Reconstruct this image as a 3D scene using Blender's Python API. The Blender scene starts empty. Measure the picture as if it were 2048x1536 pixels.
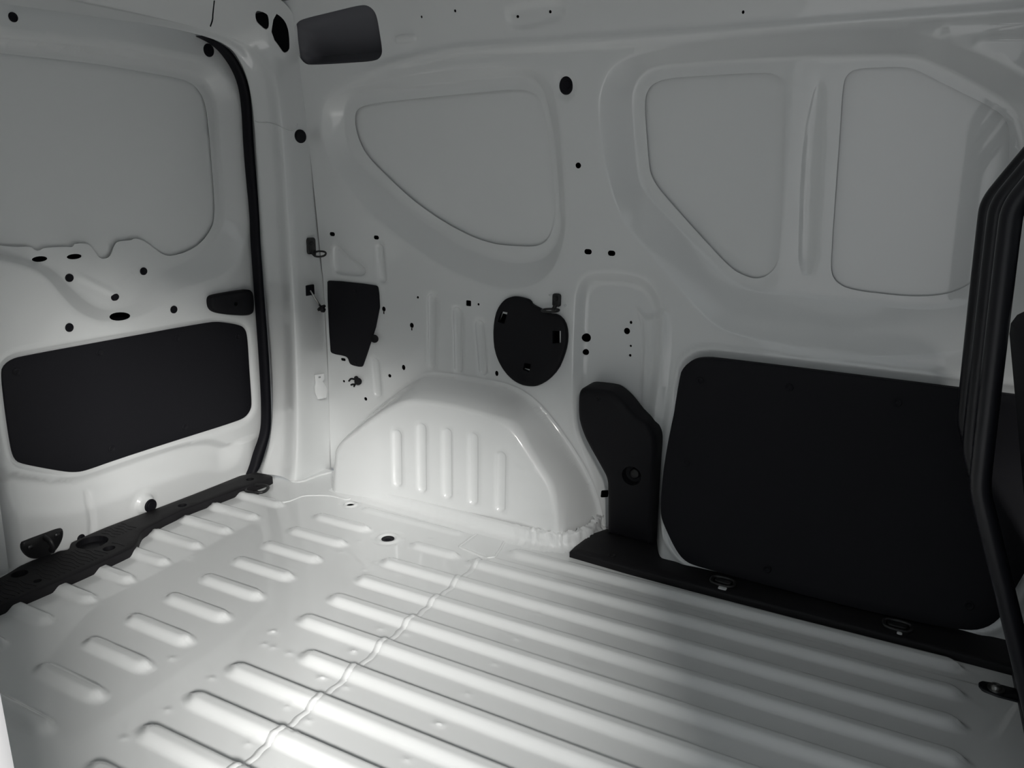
import bpy, bmesh, math, random
import numpy as np
from mathutils import Vector, Matrix
from mathutils.geometry import delaunay_2d_cdt

scene = bpy.context.scene
col = scene.collection
random.seed(4)
RNG = np.random.default_rng(7)

# ------------------------------------------------------------------ camera
cd = bpy.data.cameras.new('camera')
cam = bpy.data.objects.new('camera', cd)
col.objects.link(cam)
cam.matrix_world = Matrix(((0.888100, -0.129079, 0.441154, 0.0), (0.459477, 0.222971, -0.859747, 0.0), (0.012611, 0.966241, 0.257330, 0.82), (0, 0, 0, 1)))
cd.sensor_fit = 'HORIZONTAL'; cd.sensor_width = 36.0; cd.lens = 26.4289
cd.clip_start = 0.02
scene.camera = cam

# ------------------------------------------------------------------ light
world = bpy.data.worlds.new('showroom_air'); scene.world = world
world.use_nodes = True
bg = world.node_tree.nodes['Background']
bg.inputs['Color'].default_value = (0.90, 0.965, 1.0, 1)
bg.inputs['Strength'].default_value = 0.64
def area(name, loc, target, sx, sy, power, color):
    l = bpy.data.lights.new(name, 'AREA'); l.shape = 'RECTANGLE'; l.size = sx; l.size_y = sy; l.energy = power; l.color = color
    o = bpy.data.objects.new(name, l); col.objects.link(o); o.location = loc
    o.rotation_euler = (Vector(target) - Vector(loc)).to_track_quat('-Z', 'Y').to_euler()
    return o
for az, p_, lz in ((32, 400, 4.0), (42.5, 330, 3.45), (53, 480, 3.1)):      # inferred wide light outside, split in three to shape the floor pool
    a_ = math.radians(az); area('split_key_light', (-.5 + 6.5 * math.sin(a_), .9 - 6.5 * math.cos(a_), lz), (-0.5, 0.9, 0.1), 1.15, 1.0, p_, (1.0, 0.98, 0.945))
scene.view_settings.view_transform = 'Standard'
scene.view_settings.look = 'None'
scene.view_settings.gamma = 1.0
scene.view_settings.exposure = 0.0
scene.view_settings.use_curve_mapping = False

D = {
    'w1_open': [(-1.2773, 0.9888), (-1.2629, 0.9993), (-1.2272, 1.008), (-1.0773, 1.0151), (-0.934, 1.0207), (-0.8283, 1.0247), (-0.7933, 1.022), (-0.7708, 1.0131), (-0.7584, 0.9967), (-0.7524, 0.9675), (-0.7434, 0.9148), (-0.737, 0.8302), (-0.7307, 0.7781), (-0.7335, 0.7426), (-0.7358, 0.7282), (-0.7485, 0.6987), (-0.7651, 0.6833), (-0.7859, 0.6757), (-0.8151, 0.6746), (-0.8749, 0.6744), (-0.9227, 0.6806), (-0.9754, 0.6967), (-1.042, 0.7251), (-1.1313, 0.7769), (-1.2193, 0.8491), (-1.2561, 0.8836), (-1.2753, 0.918), (-1.2835, 0.9557)],
    'w1_in': [(-1.312, 0.9824), (-1.3008, 1.0078), (-1.2771, 1.027), (-1.2367, 1.0344), (-1.0961, 1.0393), (-0.923, 1.0459), (-0.8107, 1.0491), (-0.7763, 1.045), (-0.7548, 1.0252), (-0.745, 0.9995), (-0.7359, 0.9541), (-0.73, 0.9147), (-0.7235, 0.8235), (-0.7212, 0.7607), (-0.7178, 0.7324), (-0.7223, 0.7035), (-0.7409, 0.6698), (-0.77, 0.646), (-0.8163, 0.6351), (-0.8591, 0.6353), (-0.9244, 0.647), (-0.9908, 0.6689), (-1.058, 0.7012), (-1.1528, 0.7569), (-1.1789, 0.7838), (-1.2686, 0.8528), (-1.3034, 0.8877), (-1.3168, 0.9261)],
    'w1_out': [(-1.3592, 0.9809), (-1.3462, 1.0098), (-1.3219, 1.0288), (-1.2649, 1.0425), (-1.1129, 1.0598), (-0.9817, 1.0698), (-0.8216, 1.0703), (-0.7655, 1.0633), (-0.7263, 1.0417), (-0.7093, 1.0196), (-0.7038, 0.9823), (-0.6981, 0.9444), (-0.69, 0.7761), (-0.6898, 0.7242), (-0.7014, 0.6706), (-0.7257, 0.6221), (-0.7626, 0.5899), (-0.8214, 0.5713), (-0.8859, 0.5734), (-0.9519, 0.5882), (-1.019, 0.6113), (-1.0871, 0.643), (-1.1783, 0.6982), (-1.2564, 0.7511), (-1.308, 0.8131), (-1.3469, 0.8557), (-1.3621, 0.8982), (-1.3664, 0.94)],
    'w2_out': [(-0.6128, 0.9745), (-0.6057, 1.0144), (-0.5872, 1.0484), (-0.5522, 1.0679), (-0.4945, 1.0811), (-0.3767, 1.0858), (-0.2107, 1.0863), (-0.0786, 1.0845), (-0.0391, 1.0817), (0.0045, 1.0683), (0.0834, 1.0355), (0.1839, 0.9751), (0.2104, 0.8668), (0.2361, 0.6316), (0.1986, 0.5425), (-0.0334, 0.4913), (-0.1352, 0.4967), (-0.2281, 0.5046), (-0.3095, 0.5147), (-0.3546, 0.5375), (-0.3979, 0.5783), (-0.4702, 0.6519), (-0.5427, 0.7229), (-0.5647, 0.7591), (-0.5872, 0.8198), (-0.6052, 0.8961)],
    'w2_in': [(-0.5459, 0.9935), (-0.5398, 1.0199), (-0.5248, 1.041), (-0.5004, 1.0518), (-0.448, 1.0542), (-0.2957, 1.0562), (-0.1721, 1.0551), (-0.0348, 1.0486), (-0.012, 1.0404), (0.0566, 1.0057), (0.1472, 0.9509), (0.1684, 0.8679), (0.1749, 0.7074), (0.1487, 0.6461), (0.1165, 0.6128), (0.0799, 0.6007), (0.0333, 0.5958), (-0.0831, 0.5986), (-0.2172, 0.6048), (-0.2738, 0.6078), (-0.3131, 0.6184), (-0.3491, 0.645), (-0.4385, 0.7323), (-0.5071, 0.7966), (-0.5311, 0.8303), (-0.5397, 0.9157)],
    'w2_open': [(-0.5208, 0.9881), (-0.5149, 1.01), (-0.5003, 1.0234), (-0.4713, 1.0312), (-0.3827, 1.0321), (-0.2771, 1.0323), (-0.2576, 1.0261), (-0.245, 1.0094), (-0.2406, 0.9745), (-0.2357, 0.8683), (-0.2291, 0.7331), (-0.227, 0.6814), (-0.2353, 0.6545), (-0.2525, 0.6379), (-0.2733, 0.6326), (-0.2951, 0.6375), (-0.325, 0.6514), (-0.3927, 0.7169), (-0.4817, 0.8068), (-0.5028, 0.8354), (-0.5094, 0.8592), (-0.5169, 0.9338)],
    'w3_open': [(-0.1416, 1.007), (-0.1353, 1.0223), (-0.1226, 1.0305), (-0.092, 1.0308), (-0.0432, 1.0295), (-0.0243, 1.0244), (0.0223, 0.9998), (0.1059, 0.9558), (0.1235, 0.9423), (0.1348, 0.9214), (0.1424, 0.8601), (0.1471, 0.7683), (0.14, 0.7014), (0.1308, 0.6665), (0.1051, 0.6385), (0.0764, 0.6252), (0.0303, 0.618), (-0.0225, 0.6189), (-0.0858, 0.6229), (-0.1128, 0.6341), (-0.1266, 0.6543), (-0.1296, 0.6913), (-0.1335, 0.7816), (-0.1376, 0.9101)],
    'w_groove': [(-0.1925, 1.0151), (-0.1742, 1.0143), (-0.1664, 0.9105), (-0.1601, 0.7809), (-0.1533, 0.6455), (-0.1912, 0.6454), (-0.2012, 0.7799), (-0.2062, 0.9111)],
    'chan_out': [(-0.6725, 0.5669), (-0.6668, 0.5894), (-0.6532, 0.6122), (-0.6341, 0.6261), (-0.6038, 0.6316), (-0.5482, 0.6316), (-0.5082, 0.6255), (-0.4864, 0.6113), (-0.4696, 0.5899), (-0.4578, 0.5629), (-0.4488, 0.5287), (-0.4483, 0.4686), (-0.4507, 0.3961), (-0.4587, 0.321), (-0.459, 0.1481), (-0.4542, 0.0086), (-0.5763, -0.0378), (-0.5927, 0.0979), (-0.6485, 0.2096), (-0.6675, 0.2599), (-0.6719, 0.3671), (-0.6733, 0.4626)],
    'chan_step': [(-0.5314, 0.5531), (-0.5167, 0.5543), (-0.5048, 0.5359), (-0.4836, 0.5431), (-0.463, 0.559), (-0.4449, 0.55), (-0.4346, 0.3982), (-0.4477, 0.2662), (-0.4997, 0.2575), (-0.5062, 0.3702), (-0.507, 0.4802), (-0.5136, 0.5297)],
    'wb0': [(-1.068, 0.5318), (-1.0711, 0.3575), 0.0138],
    'wb1': [(-0.9915, 0.5039), (-0.9878, 0.3572), 0.0138],
    'wb2': [(-0.9265, 0.4759), (-0.9149, 0.36), 0.0134],
    'wb3': [(-1.2234, 0.6521), (-1.2213, 0.574), 0.0131],
    'wb4': [(-1.2558, 0.3375), (-1.2513, 0.2532), 0.012],
    'wtri': [(-1.3824, 0.6442), (-1.369, 0.6554), (-1.3533, 0.6519), (-1.3296, 0.6301), (-1.2801, 0.6036), (-1.2715, 0.5874), (-1.2834, 0.574), (-1.3207, 0.5715), (-1.3745, 0.5723), (-1.3861, 0.5887)],
    'cutbox': [(-1.3815, 1.1738), (-1.3682, 1.1873), (-1.3453, 1.1935), (-1.2467, 1.2008), (-1.1628, 1.2063), (-1.1421, 1.2032), (-1.1292, 1.1928), (-1.1268, 1.1778), (-1.1323, 1.148), (-1.1369, 1.117), (-1.1428, 1.1045), (-1.1606, 1.0946), (-1.244, 1.0957), (-1.3656, 1.0973), (-1.382, 1.1017), (-1.3931, 1.1134), (-1.3963, 1.1288)],
    'rail_line': [(-1.4159, 1.0312), (-1.2177, 1.0681), (-1.0134, 1.0946), (-0.9201, 1.1022), (-0.7141, 1.0984), (-0.3998, 1.0961), (-0.1363, 1.0949), (0.0025, 1.0939), (0.1208, 1.0935)],
    'emb1': [(-1.0938, 1.1393), (-1.083, 1.1454), (-1.0324, 1.1439), (-1.0318, 1.1354), (-1.0368, 1.1235), (-1.0912, 1.1216), (-1.0963, 1.1287)],
    'emb2': [(-0.8075, 1.1714), (-0.7911, 1.1783), (-0.6673, 1.1816), (-0.6609, 1.1603), (-0.682, 1.1377), (-0.7769, 1.1276), (-0.8044, 1.1379)],
    'corner': [(-1.3585, 1.2119), (-1.3708, 1.2047), (-1.4008, 1.0981), (-1.4089, 1.0045), (-1.4176, 0.8437), (-1.4247, 0.665), (-1.4248, 0.6464), (-1.4253, 0.5341), (-1.4229, 0.3562), (-1.4273, 0.198), (-1.4311, 0.0843), (-1.4357, -0.0188)],
    'wholes': [['s', -1.3757, 0.683, 0.0092, 0.0054], ['s', -1.2292, 0.6801, 0.0086, 0.0052], ['s', -0.6369, 0.6735, 0.0091, 0.006], ['s', -0.5805, 0.673, 0.0089, 0.006], ['o', -1.1101, 0.5313, 0.0034, 0.0033], ['r', -0.9569, 0.5284, 0.0073, 0.0072], ['o', -0.9284, 0.528, 0.0032, 0.0032], ['o', -1.2207, 0.4911, 0.0062, 0.0068], ['o', -1.1312, 0.4551, 0.0064, 0.0072], ['o', -1.1608, 0.3372, 0.0057, 0.0074], ['o', -1.2078, 0.3081, 0.0053, 0.0049], ['o', -1.2935, 0.23, 0.0055, 0.0051], ['o', -1.3686, 0.2714, 0.004, 0.0037], ['s', -1.3672, 0.335, 0.0084, 0.0041], ['o', -0.875, 0.3569, 0.0049, 0.0069], ['r', -1.2211, 0.4817, 0.0021, 0.0042], ['r', -1.1315, 0.4458, 0.002, 0.0042], ['o', -0.6437, 0.4695, 0.0106, 0.0105], ['o', -0.5453, 0.4951, 0.0074, 0.0076], ['o', -0.6439, 0.4345, 0.0075, 0.0075], ['o', -0.5368, 0.5161, 0.0033, 0.0036], ['o', -0.5342, 0.4613, 0.0026, 0.0026], ['o', -0.5344, 0.4389, 0.003, 0.0033], ['o', -0.6584, 0.8605, 0.0066, 0.0063], ['o', -0.3188, 1.1286, 0.0025, 0.0029], ['o', -1.0082, 1.1717, 0.0024, 0.0026], ['o', -0.9207, 1.1761, 0.0027, 0.0028], ['o', -0.7781, 1.1564, 0.0033, 0.0027], ['o', -0.7032, 1.1592, 0.0031, 0.0029], ['r', -0.5776, 0.0872, 0.0077, 0.0089], ['o', -0.733, 0.567, 0.0012, 0.0011], ['o', -0.6938, 0.5448, 0.0012, 0.0011]],
    'wplug': [(-0.6836, 1.0235), (-0.6672, 1.0228), (-0.6844, 1.005), (-0.6588, 1.0224), (-0.685, 0.9927)],
    'ring_cover': [(-0.714, 0.5543), (-0.7216, 0.5313)],
    'panel_top': [(-0.4108, 0.411), (-0.2975, 0.3955)],
    'cover_rear': [(-1.409, 0.5498), (-1.4003, 0.5569), (-1.2427, 0.5544), (-1.2338, 0.5481), (-1.2319, 0.4782), (-1.2951, 0.3267), (-1.3022, 0.3214), (-1.3363, 0.3236), (-1.3428, 0.3303), (-1.3467, 0.3429), (-1.358, 0.3472), (-1.4023, 0.3485), (-1.4098, 0.3563)],
    'cover_round': [(-0.8198, 0.5576), (-0.7946, 0.555), (-0.7801, 0.5505), (-0.7779, 0.542), (-0.7404, 0.5287), (-0.7321, 0.5234), (-0.7079, 0.5237), (-0.6893, 0.508), (-0.6817, 0.4826), (-0.6822, 0.4525), (-0.6905, 0.4212), (-0.7037, 0.3889), (-0.7277, 0.3606), (-0.7524, 0.3435), (-0.7735, 0.3379), (-0.8037, 0.3386), (-0.8344, 0.3526), (-0.8612, 0.3813), (-0.877, 0.4154), (-0.8817, 0.4546), (-0.8797, 0.4901), (-0.8712, 0.5219), (-0.8541, 0.5445), (-0.8369, 0.5543)],
    'cover_holes': [[(-0.8573, 0.5185), (-0.84, 0.517), (-0.8491, 0.4872), (-0.8674, 0.4913)], [(-0.7188, 0.4834), (-0.6974, 0.4855), (-0.6964, 0.4555), (-0.7179, 0.4532)], [(-0.7918, 0.3965), (-0.7739, 0.3959), (-0.7786, 0.3749), (-0.7958, 0.3794)]],
    'cover_wall': [[(-0.8592, 0.5116), (-0.8427, 0.5092), (-0.8511, 0.4831), (-0.8708, 0.4852)], [(-0.7258, 0.4815), (-0.7054, 0.4827), (-0.7044, 0.4509), (-0.7249, 0.4487)], [(-0.7934, 0.395), (-0.7763, 0.3931), (-0.7803, 0.3792), (-0.7962, 0.3796)]],
    'ptrim': [(-0.6321, 0.3388), (-0.6289, 0.3582), (-0.6195, 0.3664), (-0.6034, 0.3686), (-0.5589, 0.3694), (-0.5446, 0.3652), (-0.5269, 0.3538), (-0.5106, 0.3393), (-0.4975, 0.3243), (-0.4846, 0.314), (-0.4629, 0.3066), (-0.4498, 0.2903), (-0.4414, 0.2763), (-0.4374, 0.26), (-0.4372, 0.2101), (-0.4342, 0.1151), (-0.4291, 0.0096), (-0.4291, 0.0096), (-0.5434, 0.0157), (-0.5434, 0.0157), (-0.5492, 0.1368), (-0.5534, 0.1557), (-0.5622, 0.1703), (-0.6077, 0.237), (-0.6221, 0.2669), (-0.6304, 0.2945)],
    'ptrim_face': [(-0.6254, 0.3435), (-0.6229, 0.3626), (-0.6136, 0.3707), (-0.5977, 0.3729), (-0.5536, 0.3737), (-0.5441, 0.3704), (-0.521, 0.3431), (-0.4951, 0.3165), (-0.4754, 0.292), (-0.456, 0.2706), (-0.4451, 0.2509), (-0.4417, 0.2143), (-0.4364, 0.1204), (-0.4314, 0.0207), (-0.5377, 0.0252), (-0.5434, 0.1434), (-0.5475, 0.1621), (-0.5562, 0.1766), (-0.6013, 0.2426), (-0.6155, 0.2723), (-0.6238, 0.2996)],
    'ptrim_bolt': [(-0.4903, 0.1756), (-0.4673, 0.1801), (-0.4874, 0.1803), (-0.5807, 0.3483)],
    'spanel': [(-0.4044, 0.4173), (-0.3957, 0.4394), (-0.3767, 0.4572), (-0.3521, 0.4636), (-0.3226, 0.4645), (-0.0632, 0.462), (0.1285, 0.4596), (0.2655, 0.4582), (0.2848, 0.4242), (0.2966, 0.2166), (0.2564, 0.1109), (0.2475, 0.0723), (0.2382, 0.0538), (0.222, 0.0374), (0.1975, 0.0261), (0.1181, 0.0197), (-0.0466, 0.0187), (-0.2058, 0.0237), (-0.3086, 0.0261), (-0.3397, 0.0311), (-0.3637, 0.0525), (-0.3903, 0.0883), (-0.4044, 0.11), (-0.4114, 0.1431), (-0.4161, 0.246)],
    'spanel_clips': [(-0.3582, 0.4129), (-0.1748, 0.4221), (0.0249, 0.4188), (-0.3659, 0.2322), (-0.1683, 0.0545), (0.1918, 0.0708)],
    'arch_out': [(-1.4307, -0.1225), (-1.4202, 0.0473), (-1.3739, 0.1064), (-1.2796, 0.1995), (-1.1913, 0.27), (-1.116, 0.3248), (-1.0759, 0.3394), (-0.9832, 0.3417), (-0.8654, 0.3384), (-0.8087, 0.3291), (-0.7597, 0.3037), (-0.711, 0.2595), (-0.6623, 0.2029), (-0.6275, 0.1571), (-0.5993, 0.1103), (-0.577, 0.0489), (-0.5629, -0.0284)],
    'arch_in': [(-1.3009, -0.0378), (-1.2905, 0.1026), (-1.2728, 0.1413), (-1.2255, 0.1801), (-1.1337, 0.2491), (-1.0705, 0.2875), (-1.0251, 0.3006), (-0.9238, 0.3014), (-0.8407, 0.294), (-0.787, 0.2852), (-0.7579, 0.2703), (-0.7275, 0.2364), (-0.6944, 0.1933), (-0.655, 0.1455), (-0.6163, 0.1103), (-0.5781, 0.0816), (-0.5468, 0.0616), (-0.5377, -0.0086)],
    'arch_mid': [(-1.0251, 0.3006)],
    'arch_beads': [[(-1.0834, 0.214), (-1.0855, 0.0608)], [(-1.0079, 0.2427), (-1.0096, 0.0613)], [(-0.9337, 0.2426), (-0.9335, 0.0603)], [(-0.8595, 0.243), (-0.8596, 0.0594)], [(-0.7838, 0.209), (-0.7844, 0.0573)]],
    'arch_base': [(-1.3144, 1.5043), (-1.2511, 1.4863), (-1.0804, 1.4775), (-0.923, 1.4694), (-0.7762, 1.4595), (-0.6469, 1.4643), (-0.5958, 1.4923), (-0.5713, 1.557), (-0.5806, 1.6318)],
    'pins': [(-1.2642, 0.4007), (-1.3204, 0.2791), (-1.293, 0.2308), (-1.3121, 0.5318), (-1.3225, 0.3296)],
    'd_open': [(0.8669, 1.0465), (0.922, 1.0478), (1.0123, 1.0515), (1.1128, 1.0554), (1.225, 1.054), (1.3293, 1.0517), (1.3648, 1.0453), (1.3915, 1.027), (1.4065, 0.996), (1.4127, 0.9302), (1.418, 0.8397), (1.4217, 0.7621), (1.4169, 0.7148), (1.4031, 0.6923), (1.3717, 0.6622), (1.3272, 0.6435), (1.2803, 0.6365), (1.2581, 0.6409), (1.2371, 0.6556), (1.2128, 0.6757), (1.1885, 0.6851), (1.1782, 0.6849), (1.1739, 0.6816), (1.1438, 0.6816), (1.1337, 0.6786), (1.1246, 0.6633), (1.1197, 0.6513), (1.1094, 0.645), (1.096, 0.6443), (1.0871, 0.6503), (1.0775, 0.6683), (1.0676, 0.6802), (1.0354, 0.6829), (1.0311, 0.6748), (1.0139, 0.6769), (0.9651, 0.6782), (0.9612, 0.6726), (0.9483, 0.6735), (0.9429, 0.6828), (0.9099, 0.6828), (0.8803, 0.6888), (0.824, 0.6989)],
    'd_out': [(0.8545, 1.0739), (0.9085, 1.0768), (1.0613, 1.0865), (1.1861, 1.0933), (1.3071, 1.0929), (1.3736, 1.0919), (1.4341, 1.0734), (1.4722, 1.0342), (1.4886, 0.9948), (1.4976, 0.8806), (1.5042, 0.7615), (1.5021, 0.7003), (1.4954, 0.6684), (1.4775, 0.6281), (1.4438, 0.5935), (1.3959, 0.5734), (1.3355, 0.5637), (1.2828, 0.5577), (1.2545, 0.5455), (1.2262, 0.524), (1.1859, 0.5086), (1.1392, 0.5005), (1.0796, 0.5017), (1.0428, 0.5135), (1.0052, 0.5383), (0.9773, 0.5727), (0.9585, 0.6032), (0.9396, 0.6263), (0.9158, 0.643), (0.8893, 0.6547), (0.8605, 0.6632), (0.8048, 0.6721)],
    'd_in': [(0.8691, 1.064), (0.9241, 1.0659), (1.1148, 1.077), (1.3439, 1.0724), (1.3933, 1.0592), (1.4204, 1.0336), (1.4357, 0.9986), (1.4392, 0.9167), (1.4491, 0.8012), (1.4481, 0.7217), (1.4424, 0.7106), (1.4281, 0.683), (1.3962, 0.6547), (1.3456, 0.6304), (1.2926, 0.6132), (1.2466, 0.6019), (1.2134, 0.5673), (1.1729, 0.5381), (1.1271, 0.5293), (1.0955, 0.53), (1.0625, 0.5453), (1.0289, 0.5777), (1.0021, 0.6115), (0.9791, 0.6371), (0.9539, 0.6498), (0.9078, 0.6641), (0.8786, 0.674), (0.8221, 0.6841)],
    'd_panel': [(0.8389, 0.4385), (0.8465, 0.4517), (0.8612, 0.4601), (0.8803, 0.463), (1.0762, 0.4621), (1.3598, 0.4606), (1.4008, 0.4555), (1.4594, 0.4386), (1.4813, 0.4264), (1.4906, 0.4026), (1.4943, 0.3071), (1.4998, 0.2083), (1.4973, 0.1853), (1.4778, 0.1669), (1.443, 0.1625), (1.2252, 0.1678), (1.0713, 0.1699), (0.996, 0.1686), (0.9737, 0.1718), (0.9454, 0.1825), (0.8578, 0.2311), (0.8461, 0.2422), (0.8404, 0.2618), (0.8388, 0.304), (0.8379, 0.3638)],
    'd_clips': [(0.8676, 0.4339), (1.0511, 0.4383), (1.2598, 0.4343), (1.4542, 0.4058), (1.2679, 0.1968), (1.0617, 0.2014)],
    'd_stop': [(1.3545, 0.53), (1.3748, 0.5336), (1.4701, 0.5348), (1.4894, 0.5326), (1.4986, 0.5208), (1.5004, 0.4727), (1.4899, 0.4633), (1.4675, 0.4635), (1.4031, 0.4759), (1.3675, 0.4873), (1.3555, 0.4993), (1.3527, 0.514)],
    'd_stophole': [(1.4323, 0.5014), (1.442, 0.5001)],
    'd_plugs': [[1.0166, 0.6099, 0.0095, 0.0091], [1.2, 0.607, 0.0097, 0.0093], [1.1207, 0.554, 0.0099, 0.0091], [1.2531, 0.5095, 0.01, 0.0097], [0.9857, 0.5074, 0.0093, 0.0099], [0.9357, 1.1102, 0.0088, 0.0088], [1.3912, 1.1195, 0.0155, 0.015]],
    'd_ovals': [[0.9572, 0.6553, 0.0164, 0.0058], [1.0325, 0.6546, 0.017, 0.0057], [1.1146, 0.5116, 0.0263, 0.0083]],
    'd_boss': [1.1361, 0.029, 0.0165, 0.0172, 1.1269, 0.0391, 0.035, 0.0334],
    'd_latch': [(0.8282, 0.0608), (0.8335, 0.064), (0.8722, 0.0629), (0.9125, 0.0618), (0.919, 0.0551), (0.9175, 0.0401), (0.9127, 0.0285), (0.9003, 0.0125), (0.8853, 0.0057), (0.8712, 0.0046), (0.8447, 0.0142), (0.8329, 0.0284), (0.8272, 0.0443)],
    'd_latchb': [(0.8423, 0.0459), (0.9022, 0.0488), (0.8641, 0.0522), (0.8829, 0.0496), (0.8846, 0.0158), (0.8705, 0.0146)],
    'd_buffer': [0.9591, 0.0194, 0.0156, 0.0126],
    'd_groove': [(1.3844, 0.099), (1.3374, 0.1253), (1.2719, 0.1392), (1.1328, 0.146), (1.0171, 0.1454), (0.9495, 0.1504), (0.8853, 0.1777), (0.8353, 0.2032)],
    'd_crease': [(0.9929, 0.1147), (0.9863, 0.0854), (0.9909, 0.0514), (0.9862, 0.0128)],
    'd_edge': [(0.9129, 1.114), (1.1131, 1.1319), (1.4119, 1.1509), (1.5192, 1.0443), (1.5416, 0.6353), (1.5663, 0.1169), (1.5129, -0.0095)],
    'seal_in': [(0.8941, 1.1218), (1.0753, 1.1324), (1.3025, 1.1441), (1.3593, 1.1429), (1.3619, 1.1406), (1.3843, 1.1306), (1.4071, 1.1187), (1.4302, 1.0976), (1.449, 1.0752), (1.4607, 1.0533), (1.4674, 1.0286), (1.4731, 0.9739), (1.4745, 0.8796), (1.4908, 0.7223), (1.4894, 0.6785), (1.4966, 0.5528), (1.5121, 0.2847), (1.5149, 0.1669), (1.5073, 0.1068), (1.4757, 0.0588), (1.4626, 0.0225)],
    'seal_out': [(0.8942, 1.1231), (1.0755, 1.1339), (1.3026, 1.1458), (1.3549, 1.1445), (1.3755, 1.1394), (1.4031, 1.1335), (1.4313, 1.1222), (1.4549, 1.0991), (1.474, 1.0729), (1.4859, 1.0452), (1.4913, 1.0126), (1.4927, 0.9754), (1.4984, 0.8805), (1.5117, 0.7216), (1.5104, 0.6774), (1.5194, 0.5504), (1.5371, 0.3254), (1.5405, 0.1599), (1.5349, 0.1034), (1.5118, 0.047), (1.4892, 0.006)],
    'sill': [(-1.5736, 1.4454), (-1.499, 1.4513), (-1.4849, 1.4392), (-1.4884, 1.3839), (-1.5046, 1.3329), (-1.5105, 1.2672), (-1.5213, 1.2021), (-1.5229, 1.1334), (-1.5145, 1.0706), (-1.5095, 1.0447), (-1.4942, 1.0253), (-1.4718, 1.0038), (-1.456, 0.983), (-1.4525, 0.9657), (-1.4517, 0.8834), (-1.4564, 0.7854), (-1.4635, 0.6984), (-1.47, 0.6193), (-1.563, 0.6667), (-1.5738, 0.7604), (-1.5956, 0.8242), (-1.581, 0.8766), (-1.5847, 0.8912), (-1.5687, 0.9042), (-1.598, 0.9269), (-1.5992, 0.9351), (-1.6015, 0.9745), (-1.602, 1.0262), (-1.591, 1.1287), (-1.5798, 1.2823)],
    'sill_holes': [[-1.5565, 0.9515, 0.033], [-1.4966, 0.9506, 0.013], [-1.5551, 0.789, 0.016], [-1.4942, 0.7894, 0.008], [-1.5469, 1.1887, 0.011], [-1.5294, 1.3983, 0.011]],
    'floor_ring': [(-1.4808, 1.3733), (-1.5028, 1.361), (-1.4631, 1.3877), (-1.4586, 1.3535), (-1.5123, 1.3934)],
    'ftrim': [(-0.5761, 1.4219), (-0.5816, 1.4415), (-0.5755, 1.562), (-0.5511, 1.5754), (-0.5135, 1.568), (-0.4017, 1.5687), (-0.1622, 1.6742), (0.3144, 1.5922), (0.2587, 1.4013), (0.256, 1.4086), (0.0795, 1.4091), (-0.2601, 1.4138), (-0.4591, 1.4142)],
    'ftrim_b': [(-0.2451, 1.4441), (-0.2621, 1.4669), (0.0836, 1.4385), (0.0913, 1.4512), (-0.4957, 1.4691)],
    'sealline': [(-1.4863, 1.3587), (-1.4442, 1.3551), (-1.3975, 1.3546), (-1.3746, 1.3565), (-1.3639, 1.3667), (-1.3598, 1.3886), (-1.3571, 1.4124), (-1.3447, 1.426), (-1.3035, 1.4489), (-1.2777, 1.4542), (-1.2458, 1.4519), (-1.2324, 1.4549), (-1.2324, 1.4549), (-1.2373, 1.4879)],
    'patch': [(-0.859, 1.5215), (-0.8306, 1.4615), (-0.8341, 1.3665), (-0.7505, 1.3476), (-0.7372, 1.3601), (-0.7437, 1.3995), (-0.7584, 1.4575), (-0.7569, 1.485)],
    'pbase': [(-1.5677, 1.4853), (-1.5493, 1.4851), (-1.5536, 1.5197), (-1.5193, 1.5123), (-1.479, 1.4934), (-1.4517, 1.4784), (-1.433, 1.4839), (-1.4233, 1.5018), (-1.4213, 1.5358), (-1.4131, 1.5638), (-1.4032, 1.5878)],
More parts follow.
